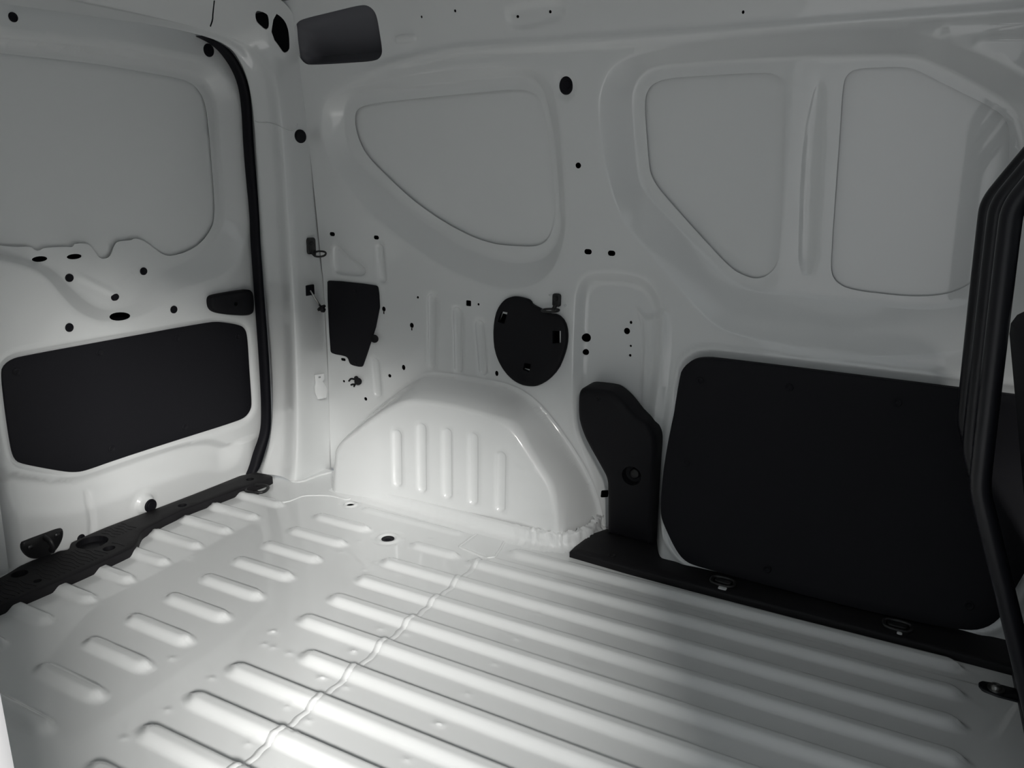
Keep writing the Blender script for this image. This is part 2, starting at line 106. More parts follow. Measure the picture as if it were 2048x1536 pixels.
    'pillar_net': [[[-1.5742, 1.4794, 0.0113], [-1.5474, 1.4674, 0.009], [-1.5004, 1.4826, 0.0051], [-1.4534, 1.4781, 0.0011], [-1.4396, 1.4927, -0.0027], [-1.4381, 1.5515, -0.0135], [-1.4362, 1.625, -0.0269]], [[-1.5674, 1.5248, 0.1081], [-1.5399, 1.4935, 0.1005], [-1.4911, 1.4947, 0.0943], [-1.4424, 1.4813, 0.088], [-1.4289, 1.4933, 0.0841], [-1.4308, 1.5518, 0.0756], [-1.4331, 1.625, 0.0528]], [[-1.5635, 1.5305, 0.1642], [-1.5315, 1.5076, 0.2117], [-1.4819, 1.5014, 0.2047], [-1.4322, 1.4834, 0.1976], [-1.4193, 1.4939, 0.194], [-1.4241, 1.5521, 0.1873], [-1.43, 1.625, 0.1309]], [[-1.552, 1.5271, 0.3286], [-1.5219, 1.5077, 0.3543], [-1.473, 1.5017, 0.3473], [-1.4239, 1.4837, 0.3404], [-1.4117, 1.4941, 0.3368], [-1.419, 1.5519, 0.33], [-1.4258, 1.625, 0.312]], [[-1.5364, 1.5094, 0.5521], [-1.5117, 1.4993, 0.5195], [-1.4651, 1.4977, 0.5116], [-1.4184, 1.4826, 0.5038], [-1.4072, 1.4935, 0.4994], [-1.4159, 1.5499, 0.4905], [-1.4262, 1.625, 0.499]], [[-1.5275, 1.5005, 0.6783], [-1.5018, 1.4886, 0.6861], [-1.4586, 1.4921, 0.6756], [-1.4154, 1.4802, 0.6652], [-1.4052, 1.4913, 0.6598], [-1.4137, 1.5448, 0.6502], [-1.4285, 1.6179, 0.6377]], [[-1.5134, 1.4886, 0.8801], [-1.4932, 1.4787, 0.8354], [-1.4534, 1.4865, 0.823], [-1.4135, 1.4772, 0.8106], [-1.4038, 1.4878, 0.8056], [-1.4107, 1.5361, 0.7993], [-1.424, 1.6036, 0.7713]], [[-1.5042, 1.4815, 1.0113], [-1.4868, 1.47, 0.9508], [-1.4498, 1.4814, 0.9406], [-1.4127, 1.4747, 0.9303], [-1.4031, 1.4843, 0.9274], [-1.4071, 1.5261, 0.9274], [-1.4079, 1.57, 0.9956]], [[-1.5019, 1.4762, 1.0437], [-1.4834, 1.4608, 1.0248], [-1.4492, 1.4763, 1.0201], [-1.415, 1.4729, 1.0145], [-1.4051, 1.4818, 1.0146], [-1.4047, 1.5172, 1.0209], [-1.4052, 1.5592, 1.054]], [[-1.5, 1.4644, 1.0713], [-1.4826, 1.45, 1.0674], [-1.4526, 1.4688, 1.0679], [-1.4222, 1.4704, 1.0657], [-1.4117, 1.479, 1.0685], [-1.4046, 1.5086, 1.0807], [-1.3984, 1.5503, 1.0994]], [[-1.4982, 1.4454, 1.0973], [-1.4834, 1.4375, 1.095], [-1.4592, 1.4569, 1.099], [-1.4342, 1.4642, 1.0978], [-1.423, 1.4727, 1.1029], [-1.4068, 1.4965, 1.1214], [-1.387, 1.5316, 1.1475]], [[-1.4966, 1.4219, 1.1202], [-1.4851, 1.4216, 1.1157], [-1.4677, 1.4388, 1.1219], [-1.4491, 1.451, 1.1214], [-1.4373, 1.4588, 1.1285], [-1.4114, 1.4756, 1.1534], [-1.3722, 1.5093, 1.1929]], [[-1.4958, 1.3939, 1.1314], [-1.4879, 1.394, 1.1305], [-1.477, 1.4085, 1.1385], [-1.4649, 1.4231, 1.1393], [-1.4529, 1.4293, 1.1481], [-1.4187, 1.4377, 1.1779], [-1.37, 1.47, 1.225]], [[-1.4954, 1.3665, 1.1373], [-1.4913, 1.3365, 1.1391], [-1.4859, 1.3486, 1.1488], [-1.4798, 1.3625, 1.1514], [-1.4679, 1.3666, 1.1614], [-1.4275, 1.3676, 1.1938], [-1.38, 1.4, 1.244]], [[-1.4949, 1.2941, 1.1436], [-1.4944, 1.2309, 1.1414], [-1.4929, 1.2392, 1.1528], [-1.4912, 1.2489, 1.1573], [-1.4795, 1.251, 1.1681], [-1.4348, 1.2484, 1.2016], [-1.38, 1.3, 1.247]], [[-1.4958, 1.0684, 1.1318], [-1.4963, 1.0746, 1.1384], [-1.4967, 1.0758, 1.1514], [-1.4974, 1.0773, 1.1579], [-1.4857, 1.0771, 1.1694], [-1.4387, 1.0749, 1.2036], [-1.38, 1.1, 1.247]], [[-1.4965, 0.8884, 1.1211], [-1.4971, 0.86, 1.1333], [-1.4982, 0.8533, 1.1477], [-1.4994, 0.8453, 1.1558], [-1.4877, 0.8428, 1.168], [-1.4398, 0.842, 1.2031], [-1.38, 0.86, 1.247]], [[-1.4968, 0.8115, 1.1172], [-1.4975, 0.5489, 1.1293], [-1.4985, 0.5407, 1.1447], [-1.4997, 0.5311, 1.1539], [-1.488, 0.5284, 1.1666], [-1.44, 0.5283, 1.2024], [-1.38, 0.7, 1.247]], [[-1.4968, 0.14, 1.1172], [-1.4976, 0.14, 1.1271], [-1.4986, 0.14, 1.1431], [-1.4997, 0.14, 1.153], [-1.488, 0.14, 1.166], [-1.44, 0.14, 1.202], [-1.38, 0.14, 1.247]]],
    'pil_hole1': [[12.44, 5.31, 0.9], [12.12, 5.37, 0.4], [11.96, 5.34, 1], [11.6, 5.13, 0.8], [11.52, 5.01, 0.1], [11.6, 4.92, 0.9], [12.04, 4.95, 0.7], [12.24, 5.07, 0.8], [12.4, 5.22, 0.6]],
    'pil_hole2': [[11.92, 5.52, 0.9], [11.48, 5.58, 0.8], [11.04, 5.58, 0.7], [10.2, 5.46, 0.7], [9.92, 5.37, 0.7], [9.88, 5.13, 0.3], [10.08, 4.98, 0.6], [11.08, 4.89, 0.4]],
    'pil_plug': [[6.88, 5.31, 0.4], [6.76, 5.58, 0.8], [6.76, 5.28, 0.3]],
    'pil_items': [[5.04, 5.28, 2.2], [4.28, 5.04, 0.9], [3.92, 5.49, 1.5], [2.24, 4.95, 0.7], [2.56, 5.22, 0.8]],
    'pil_seam': [[13.52, 5.1, 0.5], [13.36, 4.62, 0.4], [13.28, 4.26, 1.2], [13.24, 3.75, 1.1]],
    'pil_plug3': [[-1.4083, 1.5427, 0.9304], [-1.4101, 1.5597, 0.9305], [-1.409, 1.543, 0.9116]],
    'pil_items3': [[-1.4177, 1.5656, 0.6525], [-1.4157, 1.5515, 0.5355], [-1.4215, 1.5904, 0.481], [-1.4224, 1.5488, 0.2204], [-1.4225, 1.5686, 0.2573]],
    'dimples': [(-0.9632, 0.9054), (-0.9471, 0.8683), (-0.9268, 0.869), (-0.8884, 0.8698), (-0.7908, 1.0091), (-0.7896, 0.8445), (-0.7914, 0.9288), (-0.7417, 0.976), (-0.7436, 0.8906), (-0.7362, 0.8411), (-0.7352, 0.7491), (-0.7404, 0.718), (-0.5512, 0.8392), (-0.7377, 1.015), (-0.7458, 1.0605), (-0.7899, 0.7598), (-1.0717, 1.3349), (-1.0559, 1.2757), (-1.0562, 1.2145), (-0.9583, 1.2131), (-0.9596, 1.1749), (-0.913, 1.3669), (-0.5485, 1.1954), (-0.5482, 1.1), (-0.548, 1.0147), (-0.5491, 0.9223), (-0.5514, 0.8399), (-0.5517, 0.7538), (-0.7892, 0.8437), (-0.7906, 0.9288), (-1.0602, 0.76), (-0.9541, 0.7538), (-0.9516, 0.6645), (-0.9557, 0.59), (-0.7819, 0.6701), (-1.3313, 1.0268), (-0.9642, 0.9062)],
    'd_vee': [[(1.0359, 0.6132), (1.12, 0.5633)], [(1.1307, 0.573), (1.1781, 0.6047)]],
}

# ------------------------------------------------------------------ materials
def mat(name, color, rough=0.4, metal=0.0, coat=0.0, spec=0.5, bump=None, vary=0.0):
    m = bpy.data.materials.new(name); m.use_nodes = True
    nt = m.node_tree; b = nt.nodes['Principled BSDF']
    b.inputs['Base Color'].default_value = (*color, 1)
    b.inputs['Roughness'].default_value = rough; b.inputs['Metallic'].default_value = metal
    b.inputs['Coat Weight'].default_value = coat; b.inputs['Coat Roughness'].default_value = 0.045
    b.inputs['Specular IOR Level'].default_value = spec
    tc = nt.nodes.new('ShaderNodeTexCoord')
    if vary:
        n = nt.nodes.new('ShaderNodeTexNoise'); n.inputs['Scale'].default_value = 3.0; n.inputs['Detail'].default_value = 4
        nt.links.new(tc.outputs['Object'], n.inputs['Vector'])
        mx = nt.nodes.new('ShaderNodeMix'); mx.data_type = 'RGBA'
        mx.inputs['A'].default_value = (*[c * (1 - vary) for c in color], 1)
        mx.inputs['B'].default_value = (*[min(1, c * (1 + vary)) for c in color], 1)
        nt.links.new(n.outputs['Fac'], mx.inputs['Factor']); nt.links.new(mx.outputs['Result'], b.inputs['Base Color'])
    if bump:
        scale, strength, dist = bump
        n = nt.nodes.new('ShaderNodeTexNoise'); n.inputs['Scale'].default_value = scale; n.inputs['Detail'].default_value = 3
        nt.links.new(tc.outputs['Object'], n.inputs['Vector'])
        bp = nt.nodes.new('ShaderNodeBump'); bp.inputs['Strength'].default_value = strength; bp.inputs['Distance'].default_value = dist
        nt.links.new(n.outputs['Fac'], bp.inputs['Height']); nt.links.new(bp.outputs['Normal'], b.inputs['Normal'])
    return m
M = {}
M['paint'] = mat('white_body_paint', (0.785, 0.80, 0.80), 0.42, coat=1.0, vary=0.015)
M['skin'] = mat('white_outer_skin_paint', (0.80, 0.815, 0.815), 0.42, coat=0.9, vary=0.01)
M['sealer'] = mat('painted_seam_sealer', (0.785, 0.80, 0.80), 0.42, coat=0.5, bump=(60, .25, .002))
M['board'] = mat('black_hardboard', (0.010, 0.010, 0.013), 0.65, spec=0.2, bump=(420, .25, .0006))
M['plastic'] = mat('black_grained_plastic', (0.007, 0.007, 0.009), 0.58, spec=0.22, bump=(600, .3, .0005))
M['scuff'] = mat('black_scuff_plastic', (0.010, 0.0095, 0.011), 0.6, spec=0.25, bump=(500, .3, .0005))
M['rubber'] = mat('black_rubber', (0.006, 0.006, 0.009), 0.6, spec=0.2)
M['tube'] = mat('black_powder_coat', (0.007, 0.007, 0.010), 0.35, spec=0.35)
M['steel'] = mat('black_coated_steel', (0.012, 0.012, 0.013), 0.4, spec=0.5)
M['zinc'] = mat('zinc_plated_steel', (0.45, 0.45, 0.44), 0.3, metal=1.0)
M['cavity'] = mat('dark_cavity_shade', (0.006, 0.006, 0.008), 0.8, spec=0.1)  # near-black colour stands in for shade inside closed panels; also the dark joint
M['liner'] = mat('grey_plastic_liner', (0.13, 0.13, 0.145), 0.55, spec=0.3)
M['dim_flange'] = mat('dimmed_white_flange', (0.36, 0.36, 0.37), 0.5)  # white body flange, colour dimmed to stand in for weaker light
M['hall'] = mat('grey_hall_floor', (0.35, 0.35, 0.36), 0.5)
M['fabric'] = mat('black_seat_fabric', (0.010, 0.010, 0.013), 0.85, spec=0.2, bump=(300, .4, .001))

# ------------------------------------------------------------------ helpers
def world_loc(o):
    return o.location + (world_loc(o.parent) if o.parent else Vector((0, 0, 0)))
def obj(name, V, F, m, parent=None, origin=None, smooth=True, auto=None):
    V = np.asarray(V, float)
    if origin is None: origin = (0, 0, 0)
    me = bpy.data.meshes.new(name)
    me.from_pydata((V - np.array(origin)).tolist(), [], [list(map(int, f)) for f in F]); me.update()
    if smooth: me.polygons.foreach_set('use_smooth', [True] * len(me.polygons))
    me.materials.append(M[m])
    o = bpy.data.objects.new(name, me); col.objects.link(o)
    o.location = origin
    if parent is not None:
        o.parent = parent; o.location = Vector(origin) - world_loc(parent)
    if auto is not None:
        me.set_sharp_from_angle(angle=math.radians(auto))
    return o
def thing(name, label, cat, loc, group=None, kind=None):
    o = bpy.data.objects.new(name, None); col.objects.link(o); o.location = loc; o.empty_display_size = .05
    tag(o, label, cat, group, kind); return o
def tag(o, label=None, cat=None, group=None, kind=None):
    if label: o['label'] = label
    if cat: o['category'] = cat
    if group: o['group'] = group
    if kind: o['kind'] = kind
    return o
def sm(t):
    t = np.clip(t, 0, 1); return t * t * (3 - 2 * t)
def chaikin(P, n=2, closed=True):
    P = np.array(P, float)
    for _ in range(n):
        if closed:
            Q = np.roll(P, -1, 0); A = .75 * P + .25 * Q; B = .25 * P + .75 * Q
            P = np.stack([A, B], 1).reshape(-1, P.shape[1])
        else:
            A = .75 * P[:-1] + .25 * P[1:]; B = .25 * P[:-1] + .75 * P[1:]
            P = np.concatenate([P[:1], np.stack([A, B], 1).reshape(-1, P.shape[1]), P[-1:]])
    return P
def resample(P, step, closed=True):
    P = np.array(P, float); Q = np.concatenate([P, P[:1]]) if closed else P
    d = np.r_[0, np.cumsum(np.linalg.norm(np.diff(Q, axis=0), axis=1))]
    n = max(4, int(round(d[-1] / step))); s = np.linspace(0, d[-1], n + 1)
    if closed: s = s[:-1]
    return np.stack([np.interp(s, d, Q[:, k]) for k in range(P.shape[1])], 1)
def dist_line(P, L, closed=False):
    L = np.array(L, float); A = L if closed else L[:-1]; B = np.roll(L, -1, 0) if closed else L[1:]
    out = np.full(len(P), 1e9)
    for a, b in zip(A, B):
        ab = b - a; q = P - a; t = np.clip((q @ ab) / max(ab @ ab, 1e-12), 0, 1)
        e = q - t[:, None] * ab; np.minimum(out, e[:, 0] ** 2 + e[:, 1] ** 2, out=out)
    return np.sqrt(out)
def inside(P, L):
    L = np.array(L, float); c = np.zeros(len(P), bool); x, y = P[:, 0], P[:, 1]
    for (ax, ay), (bx, by) in zip(L, np.roll(L, -1, 0)):
        if ay == by: continue
        k = (ay > y) != (by > y)
        c ^= k & (x < (bx - ax) * (y - ay) / (by - ay) + ax)
    return c
def sd(P, L):
    """signed distance, positive inside the closed outline L"""
    L = np.array(L, float); out = np.full(len(P), -9.0)
    lo = L.min(0) - .12; hi = L.max(0) + .12
    k = (P[:, 0] > lo[0]) & (P[:, 0] < hi[0]) & (P[:, 1] > lo[1]) & (P[:, 1] < hi[1])
    Q = P[k]
    if len(Q): out[k] = dist_line(Q, L, True) * np.where(inside(Q, L), 1, -1)
    return out
def ellipse(cx, cy, rx, ry, n=20):
    t = np.linspace(0, 2 * math.pi, n, endpoint=False); return np.stack([cx + rx * np.cos(t), cy + ry * np.sin(t)], 1)
def rrect(cx, cy, rx, ry, r=.3):
    q = min(rx, ry) * r; P = []
    for sx, sy, a in ((1, 1, 0), (-1, 1, 90), (-1, -1, 180), (1, -1, 270)):
        for k in range(4):
            t = math.radians(a + 30 * k); P.append((cx + sx * (rx - q) + q * math.cos(t), cy + sy * (ry - q) + q * math.sin(t)))
    return np.array(P)
def panel(name, bound, holes, hfun, place, du, dv, m, contours=(), lip=.004, parent=None, edge=.012, lipdir=None):
    """pressed sheet: constrained triangulation of a flat domain, then every vertex is placed by height"""
    bound = resample(bound, edge); pts = []; edges = []
    def ring(R):
        i0 = len(pts); n = len(R); pts.extend(map(tuple, R)); edges.extend((i0 + k, i0 + (k + 1) % n) for k in range(n)); return list(range(i0, i0 + n))
    ring(bound); rings = [ring(h) for h in holes]
    lo = bound.min(0); hi = bound.max(0)
    gu = np.arange(lo[0] + du / 2, hi[0], du); gv = np.arange(lo[1] + dv / 2, hi[1], dv)
    G = np.stack(np.meshgrid(gu, gv), -1).reshape(-1, 2)
    G = G[inside(G, bound)]; mn = min(du, dv)
    G = G[dist_line(G, bound, True) > .45 * mn]
    keep = np.ones(len(G), bool)
    for h in holes:
        lo2 = h.min(0) - .01; hi2 = h.max(0) + .01
        k = np.all((G > lo2) & (G < hi2), axis=1); idx = np.nonzero(k)[0]
        if len(idx): keep[idx] &= sd(G[idx], h) < -.45 * mn
    Cs = []
    for c in contours:
        c = np.array(c); c = c[inside(c, bound)]
        for h in holes:
            if len(c): c = c[sd(c, h) < -.001]
        if len(c): Cs.append(c)
    if Cs:
        C = np.concatenate(Cs)
        cell = mn * .9; key = set(); 
        for p in C:
            i, j = int(p[0] // cell), int(p[1] // cell)
            for a in (-1, 0, 1):
                for b in (-1, 0, 1): key.add((i + a, j + b))
        gi = (G // cell).astype(int)
        keep &= np.array([(a, b) not in key for a, b in gi.tolist()])
        pts.extend(map(tuple, C))
    pts.extend(map(tuple, G[keep]))
    r = delaunay_2d_cdt([Vector(p) for p in pts], edges, [], 0, 1e-6, True)
    P = np.array([tuple(v) for v in r[0]]); F = np.array([f for f in r[2] if len(f) == 3])
    cen = P[F].mean(1); ok = inside(cen, bound)
    for h in holes:
        lo2 = h.min(0); hi2 = h.max(0); k = np.nonzero(np.all((cen > lo2) & (cen < hi2), axis=1))[0]
        if len(k): ok[k] &= ~inside(cen[k], h)
    F = F[ok & (tri_area(P, F) > 4e-9)]
    V = place(P, hfun(P)); faces = F.tolist()
    # orient towards the interior
    V = np.asarray(V); n0 = len(V); VV = [V]
    if lipdir is not None:
        n = np.cross(V[F[:, 1]] - V[F[:, 0]], V[F[:, 2]] - V[F[:, 0]]).sum(0)
        if n @ np.array(lipdir) > 0: faces = F[:, ::-1].tolist()
        if lip:
            base = n0
            for h in holes:
                a = place(h, hfun(h)); b = a + np.array(lipdir) * lip; k = len(h)
                VV += [a, b]
                faces += [(base + i, base + (i + 1) % k, base + k + (i + 1) % k, base + k + i) for i in range(k)]
                base += 2 * k
    return obj(name, np.concatenate(VV), faces, m, parent)
def tri_area(P, F):
    a = P[F[:, 1]] - P[F[:, 0]]; c = P[F[:, 2]] - P[F[:, 0]]; return .5 * np.abs(a[:, 0] * c[:, 1] - a[:, 1] * c[:, 0])
def offset_in(P, d):
    P = np.array(P, float); a = P - np.roll(P, 1, 0); b = np.roll(P, -1, 0) - P
    a /= np.linalg.norm(a, axis=1)[:, None] + 1e-12; b /= np.linalg.norm(b, axis=1)[:, None] + 1e-12
    t = a + b; t /= np.linalg.norm(t, axis=1)[:, None] + 1e-12
    n = np.stack([-t[:, 1], t[:, 0]], 1)
    area_ = .5 * np.sum(P[:, 0] * np.roll(P[:, 1], -1) - np.roll(P[:, 0], -1) * P[:, 1])
    return P + n * d * (1 if area_ > 0 else -1)
def slab(name, outline, place, t, m, holes=(), bevel=.002, parent=None, origin=None, grid=.03, back=0.0, step=.008, raw=False, bump=None):
    """a sheet of thickness t with a rolled edge; place(P, h) puts a flat point at height h above its bed"""
    O = np.array(outline, float) if raw else resample(outline, step)
    if np.sum(O[:, 0] * np.roll(O[:, 1], -1) - np.roll(O[:, 0], -1) * O[:, 1]) < 0: O = O[::-1]
    I1 = offset_in(O, bevel * .35); I2 = offset_in(O, bevel)
    n = len(O); rings = [(O, -back), (O, t - bevel), (I1, t - bevel * .35), (I2, t)]
    V = [place(r, np.full(n, h)) for r, h in rings]; faces = []
    for k in range(3):
        for i in range(n): faces.append((k * n + i, k * n + (i + 1) % n, (k + 1) * n + (i + 1) % n, (k + 1) * n + i))
    pts = [tuple(p) for p in I2]; edges = [(i, (i + 1) % n) for i in range(n)]
    H = []
    for h in holes:
        h = np.array(h, float); i0 = len(pts); pts += [tuple(p) for p in h]; edges += [(i0 + i, i0 + (i + 1) % len(h)) for i in range(len(h))]; H.append(h)
    lo = I2.min(0); hi = I2.max(0)
    G = np.stack(np.meshgrid(np.arange(lo[0] + grid / 2, hi[0], grid), np.arange(lo[1] + grid / 2, hi[1], grid)), -1).reshape(-1, 2)
    if len(G): G = G[sd(G, I2) > .3 * grid]
    for h in H:
        if len(G): G = G[sd(G, h) < -.2 * grid]
    pts += [tuple(p) for p in G]
    r = delaunay_2d_cdt([Vector(p) for p in pts], edges, [], 0, 1e-7, True)
    P = np.array([tuple(v) for v in r[0]]); F = np.array([f for f in r[2] if len(f) == 3]); cen = P[F].mean(1)
    ok = inside(cen, I2)
    for h in H: ok &= ~inside(cen, h)
    F = F[ok & (tri_area(P, F) > 2e-8)]; b = sum(len(v) for v in V)
    hh = np.full(len(P), t)
    if bump is not None: hh = hh + bump(P)
    V.append(place(P, hh)); faces += (F + b).tolist()
    b += len(P)
    for h in H:
        k = len(h); V.append(place(h, np.full(k, t))); V.append(place(h, np.full(k, -back)))
        faces += [(b + i, b + (i + 1) % k, b + k + (i + 1) % k, b + k + i) for i in range(k)]; b += 2 * k
    V = np.concatenate(V)
    o = obj(name, V, faces, m, parent, origin if origin is not None else tuple(V.mean(0)), auto=50)
    bm = bmesh.new(); bm.from_mesh(o.data); bmesh.ops.remove_doubles(bm, verts=bm.verts, dist=1e-6); bm.to_mesh(o.data); bm.free()
    o.data.set_sharp_from_angle(angle=math.radians(50))
    return o
def frame_of(n, up=(0, 0, 1)):
    n = np.array(n, float); n /= np.linalg.norm(n); up = np.array(up, float)
    if abs(n @ up) > .95: up = np.array((1., 0, 0))
    a = np.cross(up, n); a /= np.linalg.norm(a); return a, np.cross(n, a), n
def lathe(name, c, n, prof, m, parent=None, seg=28, sx=1.0, sy=1.0, up=(0, 0, 1), origin=None):
    a, b, n = frame_of(n, up); c = np.array(c, float); V = []; F = []
    for r, h in prof:
        for k in range(seg):
            t = 2 * math.pi * k / seg; V.append(c + a * (r * sx * math.cos(t)) + b * (r * sy * math.sin(t)) + n * h)
    for i in range(len(prof) - 1):
        for k in range(seg): F.append((i * seg + k, i * seg + (k + 1) % seg, (i + 1) * seg + (k + 1) % seg, (i + 1) * seg + k))
    F.append(tuple(range((len(prof) - 1) * seg, len(prof) * seg)))
    return obj(name, V, F, m, parent, tuple(c) if origin is None else origin, auto=40)
def tube(name, path, r, m, parent=None, seg=12, closed=False, smooth=2, flat=1.0, origin=None, up=(0, 0, 1), cap=True):
    P = chaikin(path, smooth, closed) if smooth else np.array(path, float); n = len(P); V = []; F = []
    T = (np.roll(P, -1, 0) - np.roll(P, 1, 0)) if closed else np.gradient(P, axis=0)
    up = np.array(up, float)
    for p, t in zip(P, T):
        t = t / (np.linalg.norm(t) + 1e-12)
        u = up - (up @ t) * t
        if np.linalg.norm(u) < .1: u = np.array((0, 1., 0)) - t[1] * t
        u /= np.linalg.norm(u); s = np.cross(t, u)
        for k in range(seg):
            a = 2 * math.pi * k / seg; V.append(p + s * (r * math.cos(a)) + u * (r * flat * math.sin(a)))
    N = n if closed else n - 1
    for i in range(N):
        j = (i + 1) % n
        for k in range(seg): F.append((i * seg + k, i * seg + (k + 1) % seg, j * seg + (k + 1) % seg, j * seg + k))
    if not closed and cap: F.append(tuple(range(seg))[::-1]); F.append(tuple(range((n - 1) * seg, n * seg)))
    return obj(name, V, F, m, parent, tuple(P[0]) if origin is None else origin)
def boxm(name, lo, hi, m, parent=None, bevel=.004, seg=2):
    bm = bmesh.new(); bmesh.ops.create_cube(bm, size=1)
    lo = np.array(lo, float); hi = np.array(hi, float); c = (lo + hi) / 2
    for v in bm.verts: v.co = Vector([v.co[k] * (hi[k] - lo[k]) for k in range(3)])
    if bevel: bmesh.ops.bevel(bm, geom=bm.edges[:], offset=bevel, segments=seg, profile=.6, affect='EDGES')
    me = bpy.data.meshes.new(name); bm.to_mesh(me); bm.free(); me.materials.append(M[m])
    me.polygons.foreach_set('use_smooth', [True] * len(me.polygons)); me.set_sharp_from_angle(angle=math.radians(50))
    o = bpy.data.objects.new(name, me); col.objects.link(o); o.location = c
    if parent is not None: o.parent = parent; o.location = Vector(c) - world_loc(parent)
    return o

# base surfaces of the van body (metres; x forward, y towards the far side, z up)
def Yw(x, z):
    dz = np.maximum(0, z - .55); y = 1.62 - .07 * dz - .12 * dz * dz
    e = np.maximum(0, z - 1.10); y = y - .3 * e * e / (e + .03)
    return y - .11 * sm((.40 - z) / .40) * sm((x + .45) / .06)
def Xd(z): return -1.62 + .07 * z
def pw(P, h): return np.stack([P[:, 0], Yw(P[:, 0], P[:, 1]) - h, P[:, 1]], 1)
def pdoor(P, h): return np.stack([Xd(P[:, 1]) + h, P[:, 0], P[:, 1]], 1)
def pfloor(P, h): return np.stack([P[:, 0], P[:, 1], h + 0 * P[:, 0]], 1)
def recess(P, outer, inner, depth):
    do = sd(P, outer); di = np.maximum(0, -sd(P, inner)); h = np.zeros(len(P)); k = do > 0
    t = do[k] / (do[k] + di[k] + 1e-9); h[k] = -depth * (.88 * t + .12 * sm(t)); return h
def stadium(P, a, b, w, ramp, ht):
    L = np.array([a, b], float); d = np.full(len(P), 9.); lo = L.min(0) - w - .02; hi = L.max(0) + w + .02
    k = np.all((P > lo) & (P < hi), axis=1); d[k] = dist_line(P[k], L); return ht * sm((w - d) / ramp)
def rings(L, offs, step):
    return [resample(offset_in(L, o), step) for o in offs]

# ------------------------------------------------------------------ floor
RIBS = []
for k in range(9): RIBS.append((-1.53, -1.345, 1.338 - .0876 * k, .0190, .0105))
for k in range(11): RIBS.append((-1.248, -1.06, 1.331 - .0873 * k, .0190, .0105))
RIBS.append((-.945, -.80, 1.320, .018, .010))
RIBS += [(-.725, .193, 1.396, .0195, .0115), (-.786, .191, 1.309, .0195, .0115)]
for k in range(13): RIBS.append((-.872 if k == 4 else -.956, .187, 1.222 - .0869 * k, .0200, .0120))
DIMPLES = D['dimples']
FLOOR_HOLES = [(-1.209, 1.434, .0095), (-1.006, 1.323, .0155)]
PATCH = np.array(D['patch'])
def h_floor(P):
    h = np.zeros(len(P)); x, y = P[:, 0], P[:, 1]
    for x0, x1, yc, w, ht in RIBS:
        k = (np.abs(y - yc) < w + .005) & (x > x0 - .01) & (x < x1 + .01)
        if not k.any(): continue
        dx = np.maximum(np.maximum(x0 + w * 1.55 - x[k], x[k] - (x1 - w * 1.55)), 0) * .66; dy = y[k] - yc
        d = np.sqrt(dx * dx + dy * dy); ramp = np.where(dy < 0, .0155, .009) + dx * .35
        q_ = np.clip((w - d) / ramp, 0, 1); h[k] = np.maximum(h[k], ht * (.55 * q_ + .45 * sm(q_)))
    h += .004 * sm((.016 - dist_line(P, [(-1.15, 1.427), (-.875, 1.425)])) / .012)
    h += .0022 * sm((x + .753) / .004) * (y < 1.36)
    for a, b in DIMPLES:
        k = (np.abs(x - a) < .012) & (np.abs(y - b) < .012)
        if k.any(): h[k] += .0016 * np.exp(-(((x[k] - a) / .0055) ** 2 + ((y[k] - b) / .0035) ** 2))
    for a, b, r in FLOOR_HOLES:
        d = np.hypot(x - a, y - b); h += np.where(d < r * 2.2, -.002 + .0045 * np.exp(-((d - r * 1.5) / (r * .28)) ** 2), 0) * (d < r * 2.2)
    k = sd(P, PATCH); h += .002 * sm(k / .003)
    return h
seamy = np.arange(.2, 1.35, .006)
contF = [np.stack([np.full(len(seamy), -.753 + o), seamy], 1) for o in (-.002, .0, .002, .004)]
contF += rings(PATCH, (-.001, .003), .006)
for a, b, r in FLOOR_HOLES: contF += [ellipse(a, b, r * q, r * q, 24) for q in (1.25, 1.5, 1.8, 2.15)]
for a, b in DIMPLES: contF += [ellipse(a, b, q, q * .7, 8) for q in (.003, .007)]
floor = panel('floor', [(-1.68, .12), (.30, .12), (.30, 1.60), (-1.68, 1.60)], [ellipse(a, b, r, r, 22) for a, b, r in FLOOR_HOLES], h_floor, pfloor, .0075, .0036, 'paint', contF, lipdir=(0, 0, -1), edge=.02, lip=.001)
tag(floor, 'white pressed steel load floor with raised ribs', None, None, 'structure')
pit = obj('underfloor', [(-1.7, .0, -.07), (.4, .0, -.07), (.4, 1.7, -.07), (-1.7, 1.7, -.07)], [(0, 1, 2, 3)], 'cavity', floor)
lathe('hole_plug', (-1.006, 1.323, -.004), (0, 0, 1), [(.017, -.004), (.0165, 0), (.0155, .0025), (.009, .002), (.007, .0035), (.0, .004)], 'rubber', floor)
# overlap seam of the two floor sheets with its sealer bead
ys = np.arange(.2, 1.345, .004); base = h_floor(np.stack([np.full(len(ys), -.760), ys], 1)); b2 = h_floor(np.stack([np.full(len(ys), -.744), ys], 1))
V = []; F = []
for i, y in enumerate(ys):
    w = .0012 * math.sin(y * 90) + .0008 * math.sin(y * 233)
    V += [(-.762 + w, y, base[i] - .0005), (-.757 + w, y, base[i] + .0022), (-.752 + w, y, max(base[i], b2[i]) + .002), (-.746 + w, y, b2[i] - .0004)]
for i in range(len(ys) - 1):
    for k in range(3): F.append((4 * i + k, 4 * i + k + 1, 4 * i + k + 5, 4 * i + k + 4))
obj('seam_sealer', V, F, 'sealer', floor)
def bead(name, path, r, parent, z=.0005, wob=.0015, flat=.55, pf=None, rounds=1):
    P = resample(chaikin(path, rounds, False), .006, False)
    P = P + RNG.normal(0, wob * .3, P.shape)
    hz = h_floor(P) if pf is None else pf(P)
    return tube(name, np.stack([P[:, 0], P[:, 1], hz + z], 1), r, 'sealer', parent, seg=8, smooth=1, flat=flat)
bead('seam_sealer', D['sealline'], .0035, floor)
